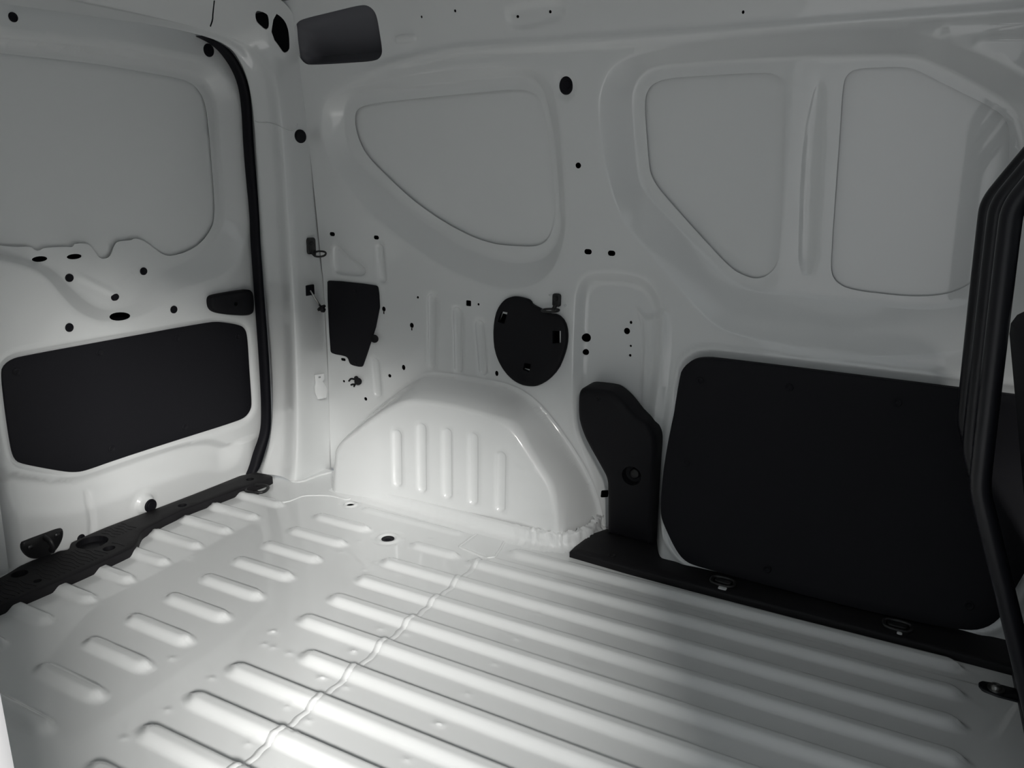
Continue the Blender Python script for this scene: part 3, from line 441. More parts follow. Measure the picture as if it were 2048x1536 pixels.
bead('seam_sealer', D['patch'][:4], .0035, floor, rounds=0)
bead('seam_sealer', D['patch'][3:], .0035, floor, rounds=0)
bead('seam_sealer', D['pbase'], .006, floor, wob=.003)

# ------------------------------------------------------------------ side wall (inner pressing)
W1o, W1i, W1 = [chaikin(D[k], 2) for k in ('w1_out', 'w1_in', 'w1_open')]
W2o, W2i, W2, W3 = [chaikin(D[k], 2) for k in ('w2_out', 'w2_in', 'w2_open', 'w3_open')]
GRV = chaikin(D['w_groove'], 1); CH = chaikin(D['chan_out'], 2); CS = chaikin(D['chan_step'], 2); TRI = chaikin(D['wtri'], 2)
CUT = chaikin(D['cutbox'], 2); E1 = chaikin(D['emb1'], 2); E2 = chaikin(D['emb2'], 2); SP = chaikin(D['spanel'], 2)
RL = np.array(D['rail_line'])
WPL = D['wplug']; wpc = WPL[0]; wpr = (abs(WPL[1][0] - wpc[0]), abs(WPL[2][1] - wpc[1]))
RBX = np.array([(.008, 1.062), (.75, 1.066), (.75, 1.094), (.008, 1.092)])
def h_wall(P):
    h = recess(P, W1o, W1i, .035) + recess(P, W2o, W2i, .035)
    h += -.0035 * sm(sd(P, GRV) / .014)
    h += -.020 * (.6 * np.clip(sd(P, CH) / .030, 0, 1) + .4 * sm(sd(P, CH) / .030)) + .010 * sm(sd(P, CS) / .012)
    for i in range(5):
        a, b, w = D['wb%d' % i]; h += stadium(P, a, b, .0145, .0055, -.006)
    h += -.006 * sm(sd(P, TRI) / .0055) + .004 * sm(sd(P, E1) / .006) - .006 * sm(sd(P, E2) / .012)
    zl = np.interp(P[:, 0], RL[:, 0], RL[:, 1]); q = P[:, 1] - zl
    fade = sm((P[:, 0] + 1.30) / .25)
    h += fade * (.014 * sm((q + .012) / .014) - .006 * sm((q - .006) / .012))
    s = sd(P, SP); h += .006 * np.exp(-((s + .016) / .006) ** 2) * (s > -.05)
    h += .006 * sm(sd(P, RBX) / .006)
    d = np.hypot((P[:, 0] - wpc[0]) / wpr[0], (P[:, 1] - wpc[1]) / wpr[1])
    h += -.005 * sm((1.62 - d) / .35)
    return h
wholes = []
for k, x, z, rx, rz in D['wholes']:
    wholes.append(ellipse(x, z, rx, rz, 18) if k == 'o' else rrect(x, z, rx, rz, .95 if k == 's' else .35))
wholes += [np.array(q) for q in D['cover_wall']]
wholes += [ellipse(*wpc, wpr[0] * .95, wpr[1] * .95, 22)]
openings = [resample(q, .006) for q in (W1, W2, W3, CUT)]
contW = rings(W1o, (0, .004, .010), .007) + rings(W2o, (0, .004, .010), .007) + rings(W1i, (0, -.004, -.01), .007) + rings(W2i, (0, -.004, -.01), .007)
contW += rings(CH, (0, .005, .012, .02), .007) + rings(TRI, (0, .0025, .005), .004) + rings(E1, (0, .003, .006), .005) + rings(GRV, (0, .004, .008), .006)
for i in range(5):
    a, b, w = map(np.array, D['wb%d' % i]); t = (b - a) / np.linalg.norm(b - a); n = np.array((-t[1], t[0])); r = .0145
    st = np.array([b + r * (n * math.cos(q) + t * math.sin(q)) for q in np.linspace(0, math.pi, 9)] + [a - r * (n * math.cos(q) + t * math.sin(q)) for q in np.linspace(0, math.pi, 9)])
    contW += rings(st, (0, .0025, .005), .004)
cor = [(x, z) for x, z in D['corner'] if z > 0.02 and z < 1.19]
bw = [(-1.39, 1.232)] + cor + [(-1.432, -.004), (.62, -.004), (.62, 1.232)]
wall = panel('wall_right', bw, openings + wholes, h_wall, pw, .0062, .0062, 'paint', contW, lipdir=(0, 1, 0), lip=.0015)
tag(wall, 'white pressed steel side wall of the load space', None, None, 'structure')
# cavity behind the inner pressing
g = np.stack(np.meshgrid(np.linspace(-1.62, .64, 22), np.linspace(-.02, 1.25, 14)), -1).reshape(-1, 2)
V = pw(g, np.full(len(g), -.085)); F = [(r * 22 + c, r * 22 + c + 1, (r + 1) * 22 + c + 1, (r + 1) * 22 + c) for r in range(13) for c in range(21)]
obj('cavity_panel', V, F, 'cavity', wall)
# blanked window panels (outer skin seen through the openings)
for i, (o, lab) in enumerate(((W1, 'blanked rear quarter window, white metal, behind the wheel arch'), (W2, 'blanked middle window panel with slanted lower corner, white metal'), (W3, 'blanked front window panel beside the black bar frame, white metal'))):
    win = slab('window_%d' % (i + 1), offset_in(o, -.022), pw, .003, 'skin', (), .001, grid=.02, back=.003)
    for v in win.data.vertices: v.co.y += .0460
    tag(win, lab, None, None, 'structure')
# recessed liner in the upper rear cut-out: dished
lin = slab('vent_liner', offset_in(CUT, -.012), pw, .002, 'liner', (), .001, grid=.012, back=.001, bump=lambda P: -.065 * sm(sd(P, CUT) / .03) * np.clip((1.215 - P[:, 1]) / .10, 0.1, 1))
for v in lin.data.vertices: v.co.y += .012
lin.parent = wall
# round body plug in its dished seat
lathe('body_plug', (wpc[0], float(Yw(wpc[0], wpc[1])) + .007, wpc[1]), (0, -1, 0), [(wpr[1] * 1.05, -.004), (wpr[1] * 1.02, 0), (wpr[1] * .9, .003), (wpr[1] * .55, .002), (wpr[1] * .5, .0035), (0, .0035)], 'rubber', wall, sx=wpr[0] / wpr[1])

# ------------------------------------------------------------------ wheel arch
AO = np.array(D['arch_out'] + [(-.55, -.5), (-1.43, -.5)]); AI = np.array(D['arch_in'][1:14] + [(-.640, .10), (-.632, .0), (-.63, -.5), (-1.30, -.5)])
AOc, AIc = chaikin(AO, 2), chaikin(AI, 2)
def h_arch(P):
    do = sd(P, AOc); di = np.maximum(0, -sd(P, AIc)); t = np.maximum(0, do - .010) / (np.maximum(0, do - .010) + di + 1e-9)
    t = np.clip(t, 0, 1); top = Yw(P[:, 0], P[:, 1]) - 1.475 - .012 * sm(P[:, 1] / .3) * 0
    s = .40 * np.sin(math.pi / 2 * t) + .60 * sm(t)
    h = .003 + (top - .003) * s
    for a, b in D['arch_beads']: h += stadium(P, (a[0], a[1] - .012), (b[0], b[1] + .012), .0155, .007, -.0055)
    return h
ab = [p for p in AOc if p[1] > .004]; ab = [(ab[-1][0] if False else p[0], p[1]) for p in ab]
bnd = [(-1.4245, 0.0)] + ab + [(-.567, 0.0)]
contA = rings(AOc, (.010, .013, .018), .006) + rings(AIc, (0, -.006, -.015, -.03), .006)
for a, b in D['arch_beads']:
    a = np.array((a[0], a[1] - .012)); b = np.array((b[0], b[1] + .012)); t = (b - a) / np.linalg.norm(b - a); n = np.array((-t[1], t[0])); r = .0155
    st = np.array([b + r * (n * math.cos(q) + t * math.sin(q)) for q in np.linspace(0, math.pi, 9)] + [a - r * (n * math.cos(q) + t * math.sin(q)) for q in np.linspace(0, math.pi, 9)])
    contA += rings(st, (0, .0025, .005, .007), .004)
arch = panel('wheel_arch', bnd, [], h_arch, pw, .005, .005, 'paint', contA, lipdir=(0, 1, 0), edge=.006)
tag(arch, 'white humped wheel arch with five upright pressed flutes', 'wheel arch', None, 'structure')
# flange and sealer along the foot of the arch
pa = resample(chaikin(D['arch_base'], 2, False), .005, False)
ta = np.gradient(pa, axis=0); ta /= np.linalg.norm(ta, axis=1)[:, None]; na = np.stack([ta[:, 1], -ta[:, 0]], 1)
V = []; F = []
prof = [(-.012, .036), (-.002, .0355), (.0015, .033), (.002, .018), (.004, .010), (.010, .004), (.020, .0015), (.026, -.001)]
for i, (p, n) in enumerate(zip(pa, na)):
    q = i / len(pa); rough = .0004 + .004 * sm((q - .62) / .15)
    for k, (o, z) in enumerate(prof):
        o2 = o + RNG.normal(0, rough * .6); z2 = max(-.001, z + RNG.normal(0, rough * .5)) if k < 7 else z
        V.append((p[0] + n[0] * o2, p[1] + n[1] * o2 - .003, z2))
m_ = len(prof)
for i in range(len(pa) - 1):
    for k in range(m_ - 1): F.append((i * m_ + k, i * m_ + k + 1, (i + 1) * m_ + k + 1, (i + 1) * m_ + k))
obj('flange_sealer', V, F, 'sealer', arch)

# ------------------------------------------------------------------ rear door
DO, DI, DW = [chaikin(D[k], 1) for k in ('d_out', 'd_in', 'd_open')]
DP = chaikin(D['d_panel'], 2); DG = chaikin(D['d_groove'], 2, False); DC = chaikin(D['d_crease'], 2, False)
bs = D['d_boss']
def h_door(P):
    h = recess(P, DO, DI, .032)
    s = sd(P, DP); h += -.007 * sm((s + .014) / .010)
    g = sd(P, np.concatenate([DG, [(.80, .02), (1.5, .02), (1.5, .20)]])) if False else None
    dl = dist_line(P, DG); below = P[:, 1] < np.interp(P[:, 0], np.sort(DG[:, 0]), DG[np.argsort(DG[:, 0]), 1])
    fade = sm((1.53 - P[:, 0]) / .06)
    h += np.where(below, -.012 + .022 * sm(dl / .075), -.012 * sm(1 - dl / .02)) * fade
    dc = dist_line(P, DC); h += -.006 * sm(1 - dc / .010)
    d = np.hypot(P[:, 0] - bs[4], P[:, 1] - bs[5] + .004); h += .010 * sm((.030 - d) / .012)
    h += -.04 * sm((.845 - P[:, 0]) / .045) ** 2
    for a, b in D['d_vee']: h += stadium(P, a, b, .010, .006, .003)
    return h
dov = [ellipse(a, b, c, e, 20) for a, b, c, e in D['d_ovals']]
DWr = resample(DW, .005)
contD = rings(DO, (0, .005, .012), .007) + rings(DI, (0, -.006), .008) + rings(DP, (-.014, -.009, -.004), .006) + [ellipse(bs[4], bs[5] - .004, r, r, 24) for r in (.018, .022, .026, .030)]
door = panel('door_1', [(.80, -.002), (1.575, -.002), (1.575, 1.17), (.80, 1.17)], [DWr] + dov, h_door, pdoor, .0065, .0065, 'paint', contD, lipdir=(-1, 0, 0), lip=.0015)
tag(door, 'white inner face of the rear door with a blanked window', None, None, 'structure')
win = slab('window_4', offset_in(DW, -.010), pdoor, .003, 'skin', (), .001, grid=.02, back=.003)
for v in win.data.vertices: v.co.x -= .0425
tag(win, 'blanked window of the rear door, flat white metal', None, None, 'structure')
obj('cavity_panel', pdoor(np.array([(.10, -.02), (1.6, -.02), (1.6, 1.19), (.10, 1.19)]), np.full(4, -.085)), [(0, 1, 2, 3)], 'cavity', door)
for i, (y, z, ry, rz) in enumerate(D['d_plugs']):
    hh = float(h_door(np.array([(y, z)]))[0])
    e_ = .006; gy = float((h_door(np.array([(y + e_, z)])) - h_door(np.array([(y - e_, z)])))[0]) / (2 * e_); gz = float((h_door(np.array([(y, z + e_)])) - h_door(np.array([(y, z - e_)])))[0]) / (2 * e_)
    lathe('hole_plug', (Xd(z) + hh + .0004, y, z), (1, -gy, -gz - .07), [(rz * 1.0, -.001), (rz * .97, .0012), (rz * .8, .0018), (rz * .7, .001), (0, .001)], 'rubber', door, sx=ry / rz)
lathe('buffer_plug', (Xd(bs[1]) + float(h_door(np.array([(bs[0], bs[1])]))[0]), bs[0], bs[1]), (1, 0, 0), [(bs[3], -.002), (bs[3] * .98, .003), (bs[3] * .88, .005), (bs[3] * .62, .004), (bs[3] * .55, .0055), (0, .0055)], 'rubber', door, sx=bs[2] / bs[3])
# the other leaf of the rear doors, closed, left of the picture
leaf = panel('door_2', [(.14, -.002), (.802, -.002), (.802, 1.17), (.14, 1.17)], [], lambda P: recess(P, np.array([(.2, .55), (.76, .55), (.76, 1.1), (.25, 1.1)]), np.array([(.24, .60), (.72, .60), (.72, 1.06), (.28, 1.06)]), .03), pdoor, .03, .03, 'paint', lipdir=(-1, 0, 0))
tag(leaf, 'white inner face of the second rear door leaf', None, None, 'structure')

# ------------------------------------------------------------------ rear pillar and door header
NET = np.array(D['pillar_net'])
def cr(a, b, c, d, f): return .5 * (2 * b + (c - a) * f + (2 * a - 5 * b + 4 * c - d) * f * f + (3 * b - a - 3 * c + d) * f ** 3)
def loft(P, h=None):
    u, v = P[:, 0] / .07, P[:, 1] / .05; n, m, _ = NET.shape
    i = np.clip(np.floor(u).astype(int), 0, n - 2); f = (u - i)[:, None, None]
    C = cr(*[NET[np.clip(i + k, 0, n - 1)] for k in (-1, 0, 1, 2)], f)
    j = np.clip(np.floor(v).astype(int), 0, m - 2); g = (v - j)[:, None]; ar = np.arange(len(u))
    return cr(*[C[ar, np.clip(j + k, 0, m - 1)] for k in (-1, 0, 1, 2)], g)
def uv(L): return np.array([(a * .07, b * .05) for a, b, *_ in L])
hp = [resample(chaikin(uv(D[k]), 1), .004) for k in ('pil_hole1', 'pil_hole2')]
pil = panel('wall_rear_pillar', [(0, 0), (18 * .07, 0), (18 * .07, .3), (0, .3)], hp, lambda P: np.zeros(len(P)), loft, .008, .004, 'paint', lipdir=(-.6, .6, .5), edge=.008)
tag(pil, 'white rear corner pillar curving into the header above the rear door', None, None, 'structure')
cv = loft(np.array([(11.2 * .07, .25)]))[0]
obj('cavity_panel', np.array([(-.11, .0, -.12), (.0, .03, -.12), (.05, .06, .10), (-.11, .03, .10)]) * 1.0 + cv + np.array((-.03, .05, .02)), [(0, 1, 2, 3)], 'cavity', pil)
# lapped edge of the upper pillar sheet
P2 = np.array([(7.15, 1.0), (7.2, 2.0), (7.2, 3.2), (7.15, 4.2), (7.2, 5.2)]) * (.07, .05)
tube('lap_seam', loft(resample(P2, .006, False)) , .0016, 'sealer', pil, seg=6, smooth=1)
tube('panel_joint', loft(uv(D['pil_seam'])), .0016, 'cavity', pil, seg=6, smooth=1)
# rubber door seal
ext = lambda L: np.array(L + [(2 * L[-1][0] - L[-2][0] - .006, -.01)])
si, so_ = ext(D['seal_in'][3:]), ext(D['seal_out'][3:])
c2 = (resample(chaikin(si, 2, False), .012, False), resample(chaikin(so_, 2, False), .012, False)); n = min(len(c2[0]), len(c2[1]))
A = resample(c2[0], 1e9, False) if False else np.stack([np.interp(np.linspace(0, 1, 90), np.linspace(0, 1, len(c2[0])), c2[0][:, k]) for k in (0, 1)], 1)
B = np.stack([np.interp(np.linspace(0, 1, 90), np.linspace(0, 1, len(c2[1])), c2[1][:, k]) for k in (0, 1)], 1)
V = []; F = []
for a, b in zip(A, B):
    for t, o in ((.22, -.006), (.22, .006), (.3, .013), (.45, .017), (.7, .018), (.92, .015), (1, .009), (1, -.03)):
        p = a * (1 - t) + b * t; V.append((Xd(p[1]) + .019 + o, p[0], p[1]))
for i in range(89):
    for k in range(7): F.append((8 * i + k, 8 * i + k + 1, 8 * i + k + 9, 8 * i + k + 8))
seal = obj('door_seal', V, F, 'rubber', None, tuple(V[-1]))
tag(seal, 'long black rubber seal curving around the rear door opening', 'door seal')

# ------------------------------------------------------------------ roof, near side of the body, front
g = np.stack(np.meshgrid(np.linspace(-1.56, 1.6, 40), np.linspace(.05, 1.56, 30)), -1).reshape(-1, 2)
zc = 1.236 + .012 * np.sin(math.pi * (g[:, 1] - .05) / 1.51) - .012 * (np.abs((g[:, 0] + .2) % .55 - .27) < .05)
V = np.stack([g[:, 0], g[:, 1], zc], 1); F = [(r * 40 + c, r * 40 + c + 1, (r + 1) * 40 + c + 1, (r + 1) * 40 + c) for r in range(29) for c in range(39)]
ceil = obj('ceiling', V, F, 'paint'); tag(ceil, 'white underside of the steel roof', None, None, 'structure')
nw = boxm('wall_left', (-1.64, .08, -.05), (-.455, .185, 1.25), 'paint', bevel=.01); tag(nw, 'white near side wall behind the sliding door opening', None, None, 'structure')
boxm('door_flange', (-.47, .178, .0), (-.432, .2, 1.14), 'dim_flange', nw, bevel=.006)
boxm('weatherstrip', (-.46, .15, .0), (-.44, .177, 1.14), 'rubber', nw, bevel=.006)
hd = boxm('wall_left_header', (-.47, .08, 1.13), (1.6, .2, 1.25), 'paint', bevel=.012); tag(hd, 'white roof rail above the sliding door opening', None, None, 'structure')
bp = boxm('wall_left_light_block', (.245, .05, -.05), (1.6, .2, 1.2), 'paint', bevel=.012); tag(bp, 'unseen white pillar and solid cab side, windowless to block light', None, None, 'structure')  # unseen cab side, left without a window to keep light off the floor
fw = boxm('wall_front', (1.5, .05, -.05), (1.6, 1.62, .92), 'plastic', bevel=.02); tag(fw, 'unseen dark dashboard, raised to cut light from the windscreen', None, None, 'structure')  # unseen dashboard, made taller to cut light entering from the front
cf = boxm('floor_cab', (.31, .1, -.12), (1.6, 1.62, -.03), 'plastic', bevel=.01); tag(cf, 'dark cab floor in front of the load floor', None, None, 'structure')
cw = boxm('wall_right_cab', (.615, 1.585, -.05), (1.6, 1.66, .62), 'plastic', bevel=.01); tag(cw, 'dark cab door trim beyond the side wall', None, None, 'structure')
gs = boxm('floor_hall', (-9, -9, -.62), (9, 9, -.6), 'hall', bevel=0); tag(gs, 'grey hall floor around the van', None, None, 'structure')

# ------------------------------------------------------------------ things fixed to the rear door
def clip(parent, c, n, r=.008, m='plastic'):
    return lathe('clip', c, n, [(r, -.001), (r, .0012), (r * .85, .0022), (r * .45, .0016), (r * .35, .0006), (0, .0006)], m, parent, seg=16)
def at_mean(P, place, h=0.0): return tuple(place(np.array(P, float).mean(0)[None], np.array([h]))[0])
pd7 = lambda P, h: pdoor(P, h - .008)
t = thing('door_trim_panel', 'long black hardboard panel set into the rear door', 'trim panel', at_mean(DP, pd7))
bd = slab('board', DP, pd7, .0065, 'board', (), .0016, t, at_mean(DP, pd7), grid=.05)
for y, z in D['d_clips']: clip(bd, (Xd(z) - .0018, y, z), (1, 0, 0), .0085, 'board')
DS = chaikin(D['d_stop'], 2); t = thing('bump_stop', 'small black moulded stop block on the rear door edge', 'stop block', at_mean(DS, pdoor))
hc = D['d_stophole'][0]
bd = slab('block', DS, pdoor, .020, 'plastic', [ellipse(hc[0], hc[1], .0062, .0062, 16)], .006, t, at_mean(DS, pdoor), grid=.02, back=.004, step=.005)
lathe('screw', (Xd(hc[1]) + .006, hc[0], hc[1]), (1, 0, 0), [(.0058, -.004), (.0058, .001), (.002, .0015), (0, .0005)], 'rubber', bd, seg=14)
DL = chaikin(D['d_latch'], 2); t = thing('door_latch', 'black latch plate with hook low on the rear door', 'latch', at_mean(DL, pdoor))
bd = slab('plate', DL, pdoor, .016, 'steel', (), .004, t, at_mean(DL, pdoor), grid=.02, back=.004, step=.005)
LB = D['d_latchb']
for y, z in LB[:2]: lathe('bolt', (Xd(z) + .016, y, z), (1, 0, 0), [(.006, -.002), (.006, .002), (.004, .004), (0, .0045)], 'steel', bd, seg=12)
hy = (LB[2][0] + LB[3][0]) / 2
hk = [(Xd(.05) + .017, hy, .056), (Xd(.05) + .034, hy + .002, .05), (Xd(.05) + .036, hy + .005, .028), (Xd(.05) + .022, hy + .006, .022)]
tube('hook', hk, .0075, 'steel', t, seg=10, flat=.5, up=(0, 1, 0))
db = D['d_buffer']
t = thing('rubber_buffer', 'round black rubber buffer between latch and scuff plate', 'buffer', (Xd(db[1]), db[0], db[1] - .004))
lathe('dome', (Xd(db[1]) - .002, db[0], db[1] - .004), (1, 0, 0), [(.014, 0), (.0135, .006), (.011, .011), (.006, .0135), (0, .014)], 'rubber', t)
lathe('pin', (Xd(db[1]) + .011, db[0] - .004, db[1] - .004), (1, 0, 0), [(.0022, 0), (.0022, .003), (0, .0032)], 'zinc', t, seg=10)

# ------------------------------------------------------------------ scuff plate along the rear sill
SL = chaikin(D['sill'], 1)
sh = [ellipse(x, y, r, r, 22) for x, y, r in D['sill_holes'] if y > .66]
t = thing('scuff_plate', 'black ribbed plastic scuff plate along the rear sill', 'scuff plate', (-1.53, 1.05, 0))
bd = slab('plate', SL, pfloor, .020, 'scuff', sh, .003, t, (-1.53, 1.05, 0), grid=.02, back=0, step=.007)
for x, y, r in D['sill_holes']:
    if y > .66: lathe('cup', (x, y, .004), (0, 0, 1), [(r * 1.0, .014), (r * .98, .002), (r * .5, .001), (r * .45, .004), (0, .004)], 'plastic', bd, seg=20)
for k in range(34):       # moulded tread lines around the wide end of the plate
    y = .70 + k * .0105
    x0 = -1.585 if y > .93 else -1.555; x1 = -1.475 if y < .98 else -1.535
    q = np.array([(x0 + (x1 - x0) * s, y + .0022 * math.sin(9 * s + k * 1.7)) for s in np.linspace(0, 1, 9)])
    ok = np.ones(len(q), bool)
    for hx, hy_, r in D['sill_holes']: ok &= np.hypot(q[:, 0] - hx, q[:, 1] - hy_) > r + .004
    ok &= sd(q, SL) > .006
    idx = np.nonzero(ok)[0]
    if len(idx) >= 3 and idx[-1] - idx[0] == len(idx) - 1:
        tube('tread_line', np.stack([q[idx, 0], q[idx, 1], np.full(len(idx), .0199)], 1), .0011, 'scuff', bd, seg=5, smooth=0)

# ------------------------------------------------------------------ lashing rings
def ring_path(c, a, b, ra, rb, n=28, power=.7):
    c, a, b = map(lambda q: np.array(q, float), (c, a, b)); P = []
    for k in range(n):
        s = 2 * math.pi * k / n; x, y = math.cos(s), math.sin(s)
        P.append(c + a * ra * math.copysign(abs(x) ** power, x) + b * rb * math.copysign(abs(y) ** power, y))
    return np.array(P)
t = thing('lashing_ring', 'black floor lashing ring at the corner end of the scuff plate', 'lashing ring', (-1.481, 1.373, 0))
tube('ring', ring_path((-1.474, 1.369, .014), (.92, .38, .0), (-.38, .92, .10), .029, .021), .0040, 'steel', t, closed=True, smooth=1)
lathe('base', (-1.478, 1.366, 0), (0, 0, 1), [(.011, 0), (.0105, .004), (.007, .007), (0, .0075)], 'steel', t)
q = np.array(D['pil_items3'][0])
t = thing('lashing_ring', 'black ring on a small plate high on the rear corner pillar', 'lashing ring', tuple(q))
pl = lambda P, h: np.stack([q[0] + .002 + h, q[1] + P[:, 0], q[2] + P[:, 1]], 1)
bd = slab('plate', rrect(0, 0, .016, .022, .5), pl, .006, 'steel', (), .002, t, tuple(q), step=.004)
lathe('bolt', (q[0] + .008, q[1] - .001, q[2] + .008), (1, 0, 0), [(.0055, -.001), (.0055, .003), (.004, .005), (0, .005)], 'steel', bd, seg=12)
tube('ring', ring_path((q[0] + .024, q[1] + .010, q[2] - .021), (.91, .41, .0), (-.36, .79, .50), .0165, .0125, power=.9), .0027, 'steel', t, closed=True, smooth=1, seg=10)
tube('arm', [(q[0] + .006, q[1], q[2] - .012), (q[0] + .009, q[1], q[2] - .021), (q[0] + .016, q[1] + .004, q[2] - .022)], .005, 'steel', t, seg=8)
x, z = D['ring_cover'][0]; y = float(Yw(x, z))
t = thing('lashing_ring', 'black ring on a bolted tab above the round cover', 'lashing ring', (x, y, z))
pl2 = lambda P, h: np.stack([x + P[:, 0], y - .001 - h, z + P[:, 1]], 1)
bd = slab('plate', rrect(0, .002, .0105, .0155, .45), pl2, .006, 'steel', (), .002, t, (x, y, z), step=.004)
lathe('bolt', (x, y - .007, z + .006), (0, -1, 0), [(.006, -.001), (.006, .003), (.0042, .005), (0, .0052)], 'steel', bd, seg=12)
tube('ring', ring_path((x - .006, y - .024, z - .020), (1, 0, .05), (0, -1, -.12), .021, .013, power=.9), .0027, 'steel', t, closed=True, smooth=1, seg=10)
tube('arm', [(x - .002, y - .004, z - .010), (x - .004, y - .009, z - .018), (x - .005, y - .014, z - .020)], .005, 'steel', t, seg=8)
lathe('body_rivet', (D['wholes'][-2][1], float(Yw(*D['wholes'][-2][1:3])) - .0005, D['wholes'][-2][2]), (0, -1, 0), [(.0035, 0), (.003, .001), (.0018, .0012), (.0014, -.001)], 'paint', wall, seg=12)
lathe('body_rivet', (D['wholes'][-1][1], float(Yw(*D['wholes'][-1][1:3])) - .0005, D['wholes'][-1][2]), (0, -1, 0), [(.0035, 0), (.003, .001), (.0018, .0012), (.0014, -.001)], 'paint', wall, seg=12)

# ------------------------------------------------------------------ bits on the rear corner pillar
q = np.array(D['pil_plug3'][0]); rz = .017
u0, v0 = D['pil_plug'][0][0] * .07, D['pil_plug'][0][1] * .05; Q = loft(np.array([(u0, v0), (u0 + .004, v0), (u0, v0 + .004)]))
nq = np.cross(Q[1] - Q[0], Q[2] - Q[0]); nq *= (1 if nq[0] > 0 else -1) / np.linalg.norm(nq); q = Q[0]
lathe('body_plug', tuple(q + nq * .001), tuple(nq), [(rz, -.003), (rz * .97, .001), (rz * .8, .0018), (rz * .7, .001), (0, .001)], 'rubber', pil, sx=1.35)
q = np.array(D['pil_items3'][1]); kq = np.array(D['pil_items3'][2])
t = thing('tie_stud', 'black knob on a thin grey stalk hanging from the corner pillar', 'fastener', tuple(q))
pl3 = lambda P, h: np.stack([q[0] + .001 + h, q[1] + P[:, 0], q[2] + P[:, 1]], 1)
slab('socket', rrect(0, 0, .0175, .014, .12), pl3, .002, 'rubber', (), .0006, t, tuple(q), step=.003)
e = kq + np.array((.022, -.014, .006))
tube('stalk', [q + np.array((.003, 0, -.001)), (q * .5 + e * .5) + np.array((0, 0, .001)), e], .0024, 'zinc', t, seg=8, smooth=0)
dn = (e - q) / np.linalg.norm(e - q)
lathe('knob', tuple(e), tuple(dn), [(.004, -.002), (.0125, .0), (.013, .004), (.008, .006), (.0075, .012), (.003, .016), (0, .016)], 'plastic', t, seg=12)
q = np.array(D['pil_items3'][4]) + np.array((.003, .0, .012))
BK = [(-.011, .026), (.010, .028), (.0105, .014), (.006, .008), (.011, -.004), (.013, -.016), (.010, -.034), (-.009, -.036), (-.014, -.018), (-.014, -.004), (-.010, .006)]
t = thing('hinge_bracket', 'small white folded bracket low on the rear corner pillar', 'bracket', tuple(q))
pl4 = lambda P, h: np.stack([q[0] + .012 + .8 * (h + .004 * sm((.01 - P[:, 1]) / .02)) + .6 * 1.3 * P[:, 0], q[1] - .004 - .6 * h + .8 * 1.3 * P[:, 0], q[2] + P[:, 1] * 1.15], 1)
slab('plate', BK, pl4, .004, 'paint', [ellipse(-.001, .0195, .0026, .0026, 12)], .0015, t, tuple(q), step=.003, grid=.006, back=.003, bump=lambda P: .0035 * np.exp(-((P[:, 0] - .000) / .003) ** 2) * (P[:, 1] < .004))

# ------------------------------------------------------------------ covers and fasteners on the side wall
CRV = chaikin(D['cover_rear'], 1)
t = thing('access_cover', 'tall black cover plate beside the rear corner pillar', 'cover', at_mean(CRV, pw))
bd = slab('plate', CRV, pw, .006, 'board', (), .0018, t, at_mean(CRV, pw), step=.005, grid=.03)
for k in (3, 4):
    x, z = D['pins'][k]; clip(bd, (x, float(Yw(x, z)) - .0058, z), (0, -1, 0), .006, 'board')
CO = chaikin(D['cover_round'], 1); sq = [np.array(h) for h in D['cover_holes']]
t = thing('round_cover', 'egg shaped black cover with three square slots on the side wall', 'cover', at_mean(CO, pw))
slab('disc', CO, pw, .012, 'plastic', sq, .004, t, at_mean(CO, pw), step=.006, grid=.02, back=-.0005)
x, z = D['pins'][0]; y = float(Yw(x, z))
t = thing('push_pin', 'black push pin poking out beside the tall cover plate', 'fastener', (x, y, z))
ax = np.array((.72, -.62, .32)); ax /= np.linalg.norm(ax); o0 = np.array((x, y + .001, z))
lathe('shank', tuple(o0), tuple(ax), [(.0045, 0), (.0045, .010), (.0058, .0105), (.0055, .020), (.0075, .023), (.0062, .029), (.0055, .030)], 'plastic', t, seg=12)
lathe('head', tuple(o0 + ax * .029), tuple(ax), [(.004, 0), (.0105, .002), (.0112, .005), (.0095, .0075), (.004, .0065), (0, .0062)], 'plastic', t, seg=20)
x, z = D['pins'][1]; y = float(Yw(x, z))
t = thing('cable_clip', 'broken black cable clip with curled arms above the wheel arch', 'fastener', (x, y, z))
c = np.array((x, y, z))
lathe('head', tuple(c + (.008, -.006, .001)), (.5, -.85, .1), [(.004, -.008), (.009, .0), (.0105, .003), (.008, .006), (.003, .0065), (0, .005)], 'plastic', t, seg=16)
lathe('head', tuple(c + (.002, -.006, .009)), (.4, -.85, .3), [(.003, -.006), (.006, .0), (.0065, .002), (.004, .004), (0, .0038)], 'plastic', t, seg=14)
tube('arm', [c + (.004, -.006, .002), c + (-.008, -.008, .007), c + (-.016, -.010, .006), c + (-.020, -.009, .001), c + (-.024, -.007, -.002)], .0026, 'plastic', t, seg=8)
tube('arm', [c + (.004, -.006, -.003), c + (-.002, -.008, -.009), c + (-.010, -.010, -.009), c + (-.016, -.008, -.012)], .0026, 'plastic', t, seg=8)
tube('arm', [c + (.002, -.006, -.004), c + (-.004, -.009, -.012), c + (-.005, -.009, -.016)], .0024, 'plastic', t, seg=8)

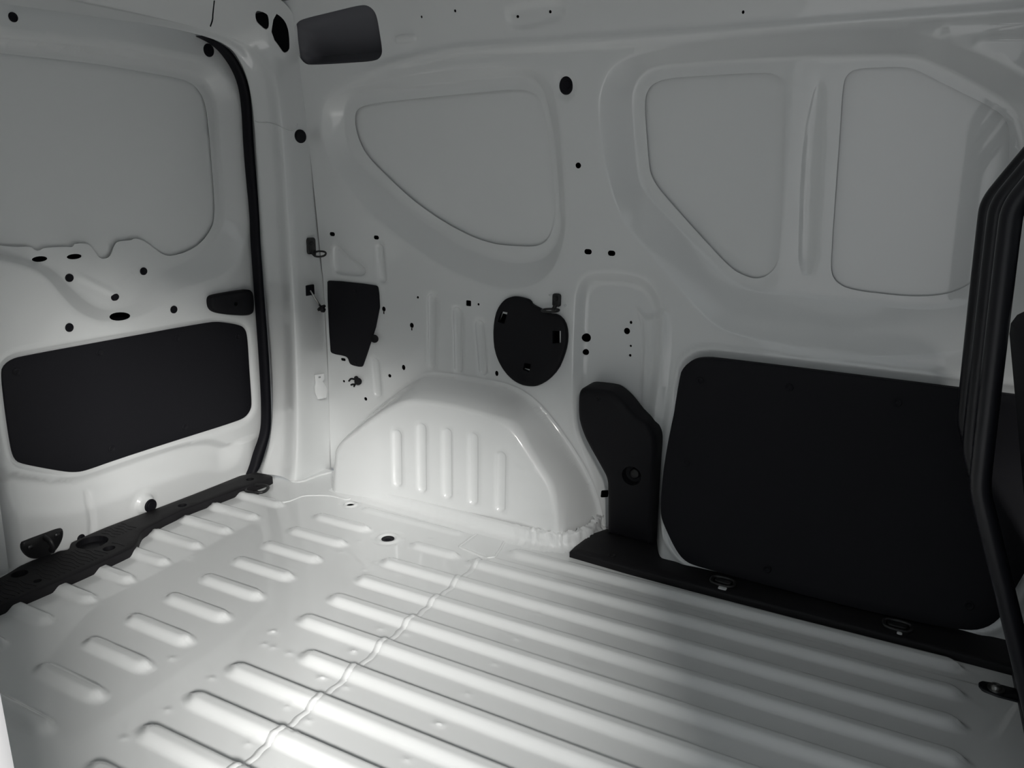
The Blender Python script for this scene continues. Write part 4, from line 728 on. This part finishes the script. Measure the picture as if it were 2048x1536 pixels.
# ------------------------------------------------------------------ black trims on the front half
PT = chaikin(D['ptrim'], 1); bc = D['ptrim_bolt'][0]; br = abs(D['ptrim_bolt'][1][0] - bc[0])
pp = lambda P, h: np.stack([P[:, 0], 1.612 - h, P[:, 1]], 1)
t = thing('pillar_trim', 'curved black plastic pillar trim with a round bolt recess', 'pillar trim', (-.5, 1.612, .02))
bd = slab('moulding', PT, pp, .050, 'plastic', [ellipse(bc[0], bc[1], br, br, 28)], .013, t, (-.5, 1.612, .02), step=.007, grid=.03, back=.02)
lathe('recess', (bc[0], 1.562, bc[1]), (0, -1, 0), [(br, .0), (br * .92, -.022), (br * .5, -.024)], 'plastic', bd)
lathe('bolt', (bc[0] + .003, 1.586, bc[1] + .002), (0, -1, 0), [(.012, -.002), (.0125, .010), (.0105, .013), (.0085, .011), (.0, .012)], 'steel', bd, seg=20)
c3 = D['ptrim_bolt'][3]; clip(bd, (c3[0], 1.5625, c3[1]), (0, -1, 0), .0075)
FT = [(-.588, 1.444), (-.588, 1.47), (-.578, 1.55), (-.555, 1.595), (-.43, 1.597), (-.40, 1.575), (.275, 1.56), (.275, 1.418), (0, 1.425), (-.3, 1.429), (-.45, 1.434)]
fb = D['ftrim_b']
slots = [rrect(fb[0][0], fb[0][1], .0085, .0075, .3), rrect(fb[2][0], fb[2][1], .006, .0055, .3)]
t = thing('floor_trim', 'long black plastic floor trim along the foot of the side wall', 'floor trim', (-.15, 1.5, 0))
bd = slab('moulding', FT, pfloor, .016, 'scuff', (), .004, t, (-.15, 1.5, 0), step=.012, grid=.03)
clip(bd, (fb[4][0], fb[4][1], .0165), (0, 0, 1), .009, 'scuff')
for k, lab in ((0, 'folded black lashing eye on the floor trim nearer the pillar trim'), (2, 'folded black lashing eye on the floor trim nearer the bar frame')):
    fx, fy = fb[k]; fx -= .004; fy += .022
    t = thing('lashing_eye', lab, 'lashing ring', (fx, fy, .016), 'folded lashing eyes in the floor trim')
    tube('ring', ring_path((fx, fy, .0195), (1, 0, 0), (0, 1, .15), .024, .014), .0035, 'steel', t, closed=True, smooth=1, seg=10)
    slab('tab', rrect(fb[k][0], fb[k][1], (.0085, .0045)[k // 2], (.0060, .0045)[k // 2], .4), lambda P, h: pfloor(P, h + .0155), .002, 'skin', (), .0006, t, (fx, fy, .016), step=.003)
    slab('base', rrect(fx, fy + .006, .017, .010, .5), lambda P, h: pfloor(P, h + .016), .004, 'steel', (), .0015, t, (fx, fy, .016), step=.005)
def pside(P, h): return np.stack([P[:, 0], 1.495 + .10 * np.clip((P[:, 1] - .03) / .30, -.2, 1) - h, P[:, 1]], 1)
t = thing('side_trim_panel', 'large black hardboard panel on the side wall beside the bar frame', 'trim panel', at_mean(SP, pside))
bd = slab('board', SP, pside, .004, 'board', (), .002, t, at_mean(SP, pside), step=.01, grid=.04, back=.014)
for x, z in D['spanel_clips']:
    c = pside(np.array([(x, z)]), np.array([.0045]))[0]; clip(bd, tuple(c), (0, -1, .15), .0085, 'board')

# ------------------------------------------------------------------ bar frame behind the seat
t = thing('bar_frame', 'black tubular steel bar frame behind the seat', 'partition', (.27, 1.3, 0))
for y in (1.43, 1.262, 1.094):
    tube('bar', [(.285, y, .012), (.262, y, .06), (.2, y, .24), (.133, y, .425), (.127, y, .445), (.124, y, .48), (.108, y, .775), (.108, y, .80), (.120, y, .825), (.20, y, .96), (.30, y, 1.10), (.36, y, 1.2)], .0125, 'tube', t, seg=16, up=(0, 1, 0))
tube('cross_bar', [(.285, 1.5, .022), (.285, 1.2, .022), (.285, .9, .022)], .013, 'tube', t, smooth=0)
tube('cross_bar', [(.335, 1.47, 1.165), (.335, 1.2, 1.165), (.335, .9, 1.165)], .0125, 'tube', t, smooth=0)
FB = chaikin([(.205, 1.356), (.215, 1.334), (.29, 1.334), (.29, 1.372), (.215, 1.372)], 1)
bd = slab('foot', FB, pfloor, .006, 'tube', (), .002, t, (.25, 1.35, 0), step=.005, back=-.001)
lathe('bolt', (.232, 1.352, .006), (0, 0, 1), [(.013, 0), (.013, .002), (.0085, .003), (.008, .008), (.005, .009), (0, .007)], 'zinc', bd, seg=18)
boxm('base_plate', (.262, .3, -.02), (.31, 1.52, .012), 'tube', t, bevel=.003)

# ------------------------------------------------------------------ seat beyond the bars
t = thing('cab_seat', 'black cab seat seen beyond the bar frame', 'seat', (.36, 1.25, -.03))
bm = bmesh.new(); bmesh.ops.create_cube(bm, size=1)
for v in bm.verts: v.co = Vector((.287 + (.055 if v.co.x > 0 else -.055) - (v.co.z) * .15, 1.245 + v.co.y * .50 * (1.0 - .08 * (v.co.z > 0)), .32 + v.co.z * .64))
bmesh.ops.bevel(bm, geom=bm.edges[:], offset=.045, segments=4, profile=.5, affect='EDGES')
me = bpy.data.meshes.new('backrest'); bm.to_mesh(me); bm.free(); me.materials.append(M['fabric']); me.polygons.foreach_set('use_smooth', [True] * len(me.polygons))
o = bpy.data.objects.new('backrest', me); col.objects.link(o); o.parent = t; o.location = -t.location
bm = bmesh.new(); bmesh.ops.create_cube(bm, size=1)
for v in bm.verts: v.co = Vector((.215 + v.co.x * .09 - v.co.z * .03, 1.245 + v.co.y * .27, .765 + v.co.z * .19))
bmesh.ops.bevel(bm, geom=bm.edges[:], offset=.04, segments=4, profile=.5, affect='EDGES')
me = bpy.data.meshes.new('headrest'); bm.to_mesh(me); bm.free(); me.materials.append(M['fabric']); me.polygons.foreach_set('use_smooth', [True] * len(me.polygons))
o = bpy.data.objects.new('headrest', me); col.objects.link(o); o.parent = t; o.location = -t.location
for y in (1.19, 1.30): tube('headrest_post', [(.215, y, .58), (.215, y, .70)], .006, 'zinc', o, smooth=0, seg=10)
boxm('cushion', (.33, 1.01, .02), (.80, 1.48, .17), 'fabric', t, bevel=.04, seg=4)
boxm('seat_base', (.36, 1.05, -.03), (.76, 1.44, .03), 'plastic', t, bevel=.01)
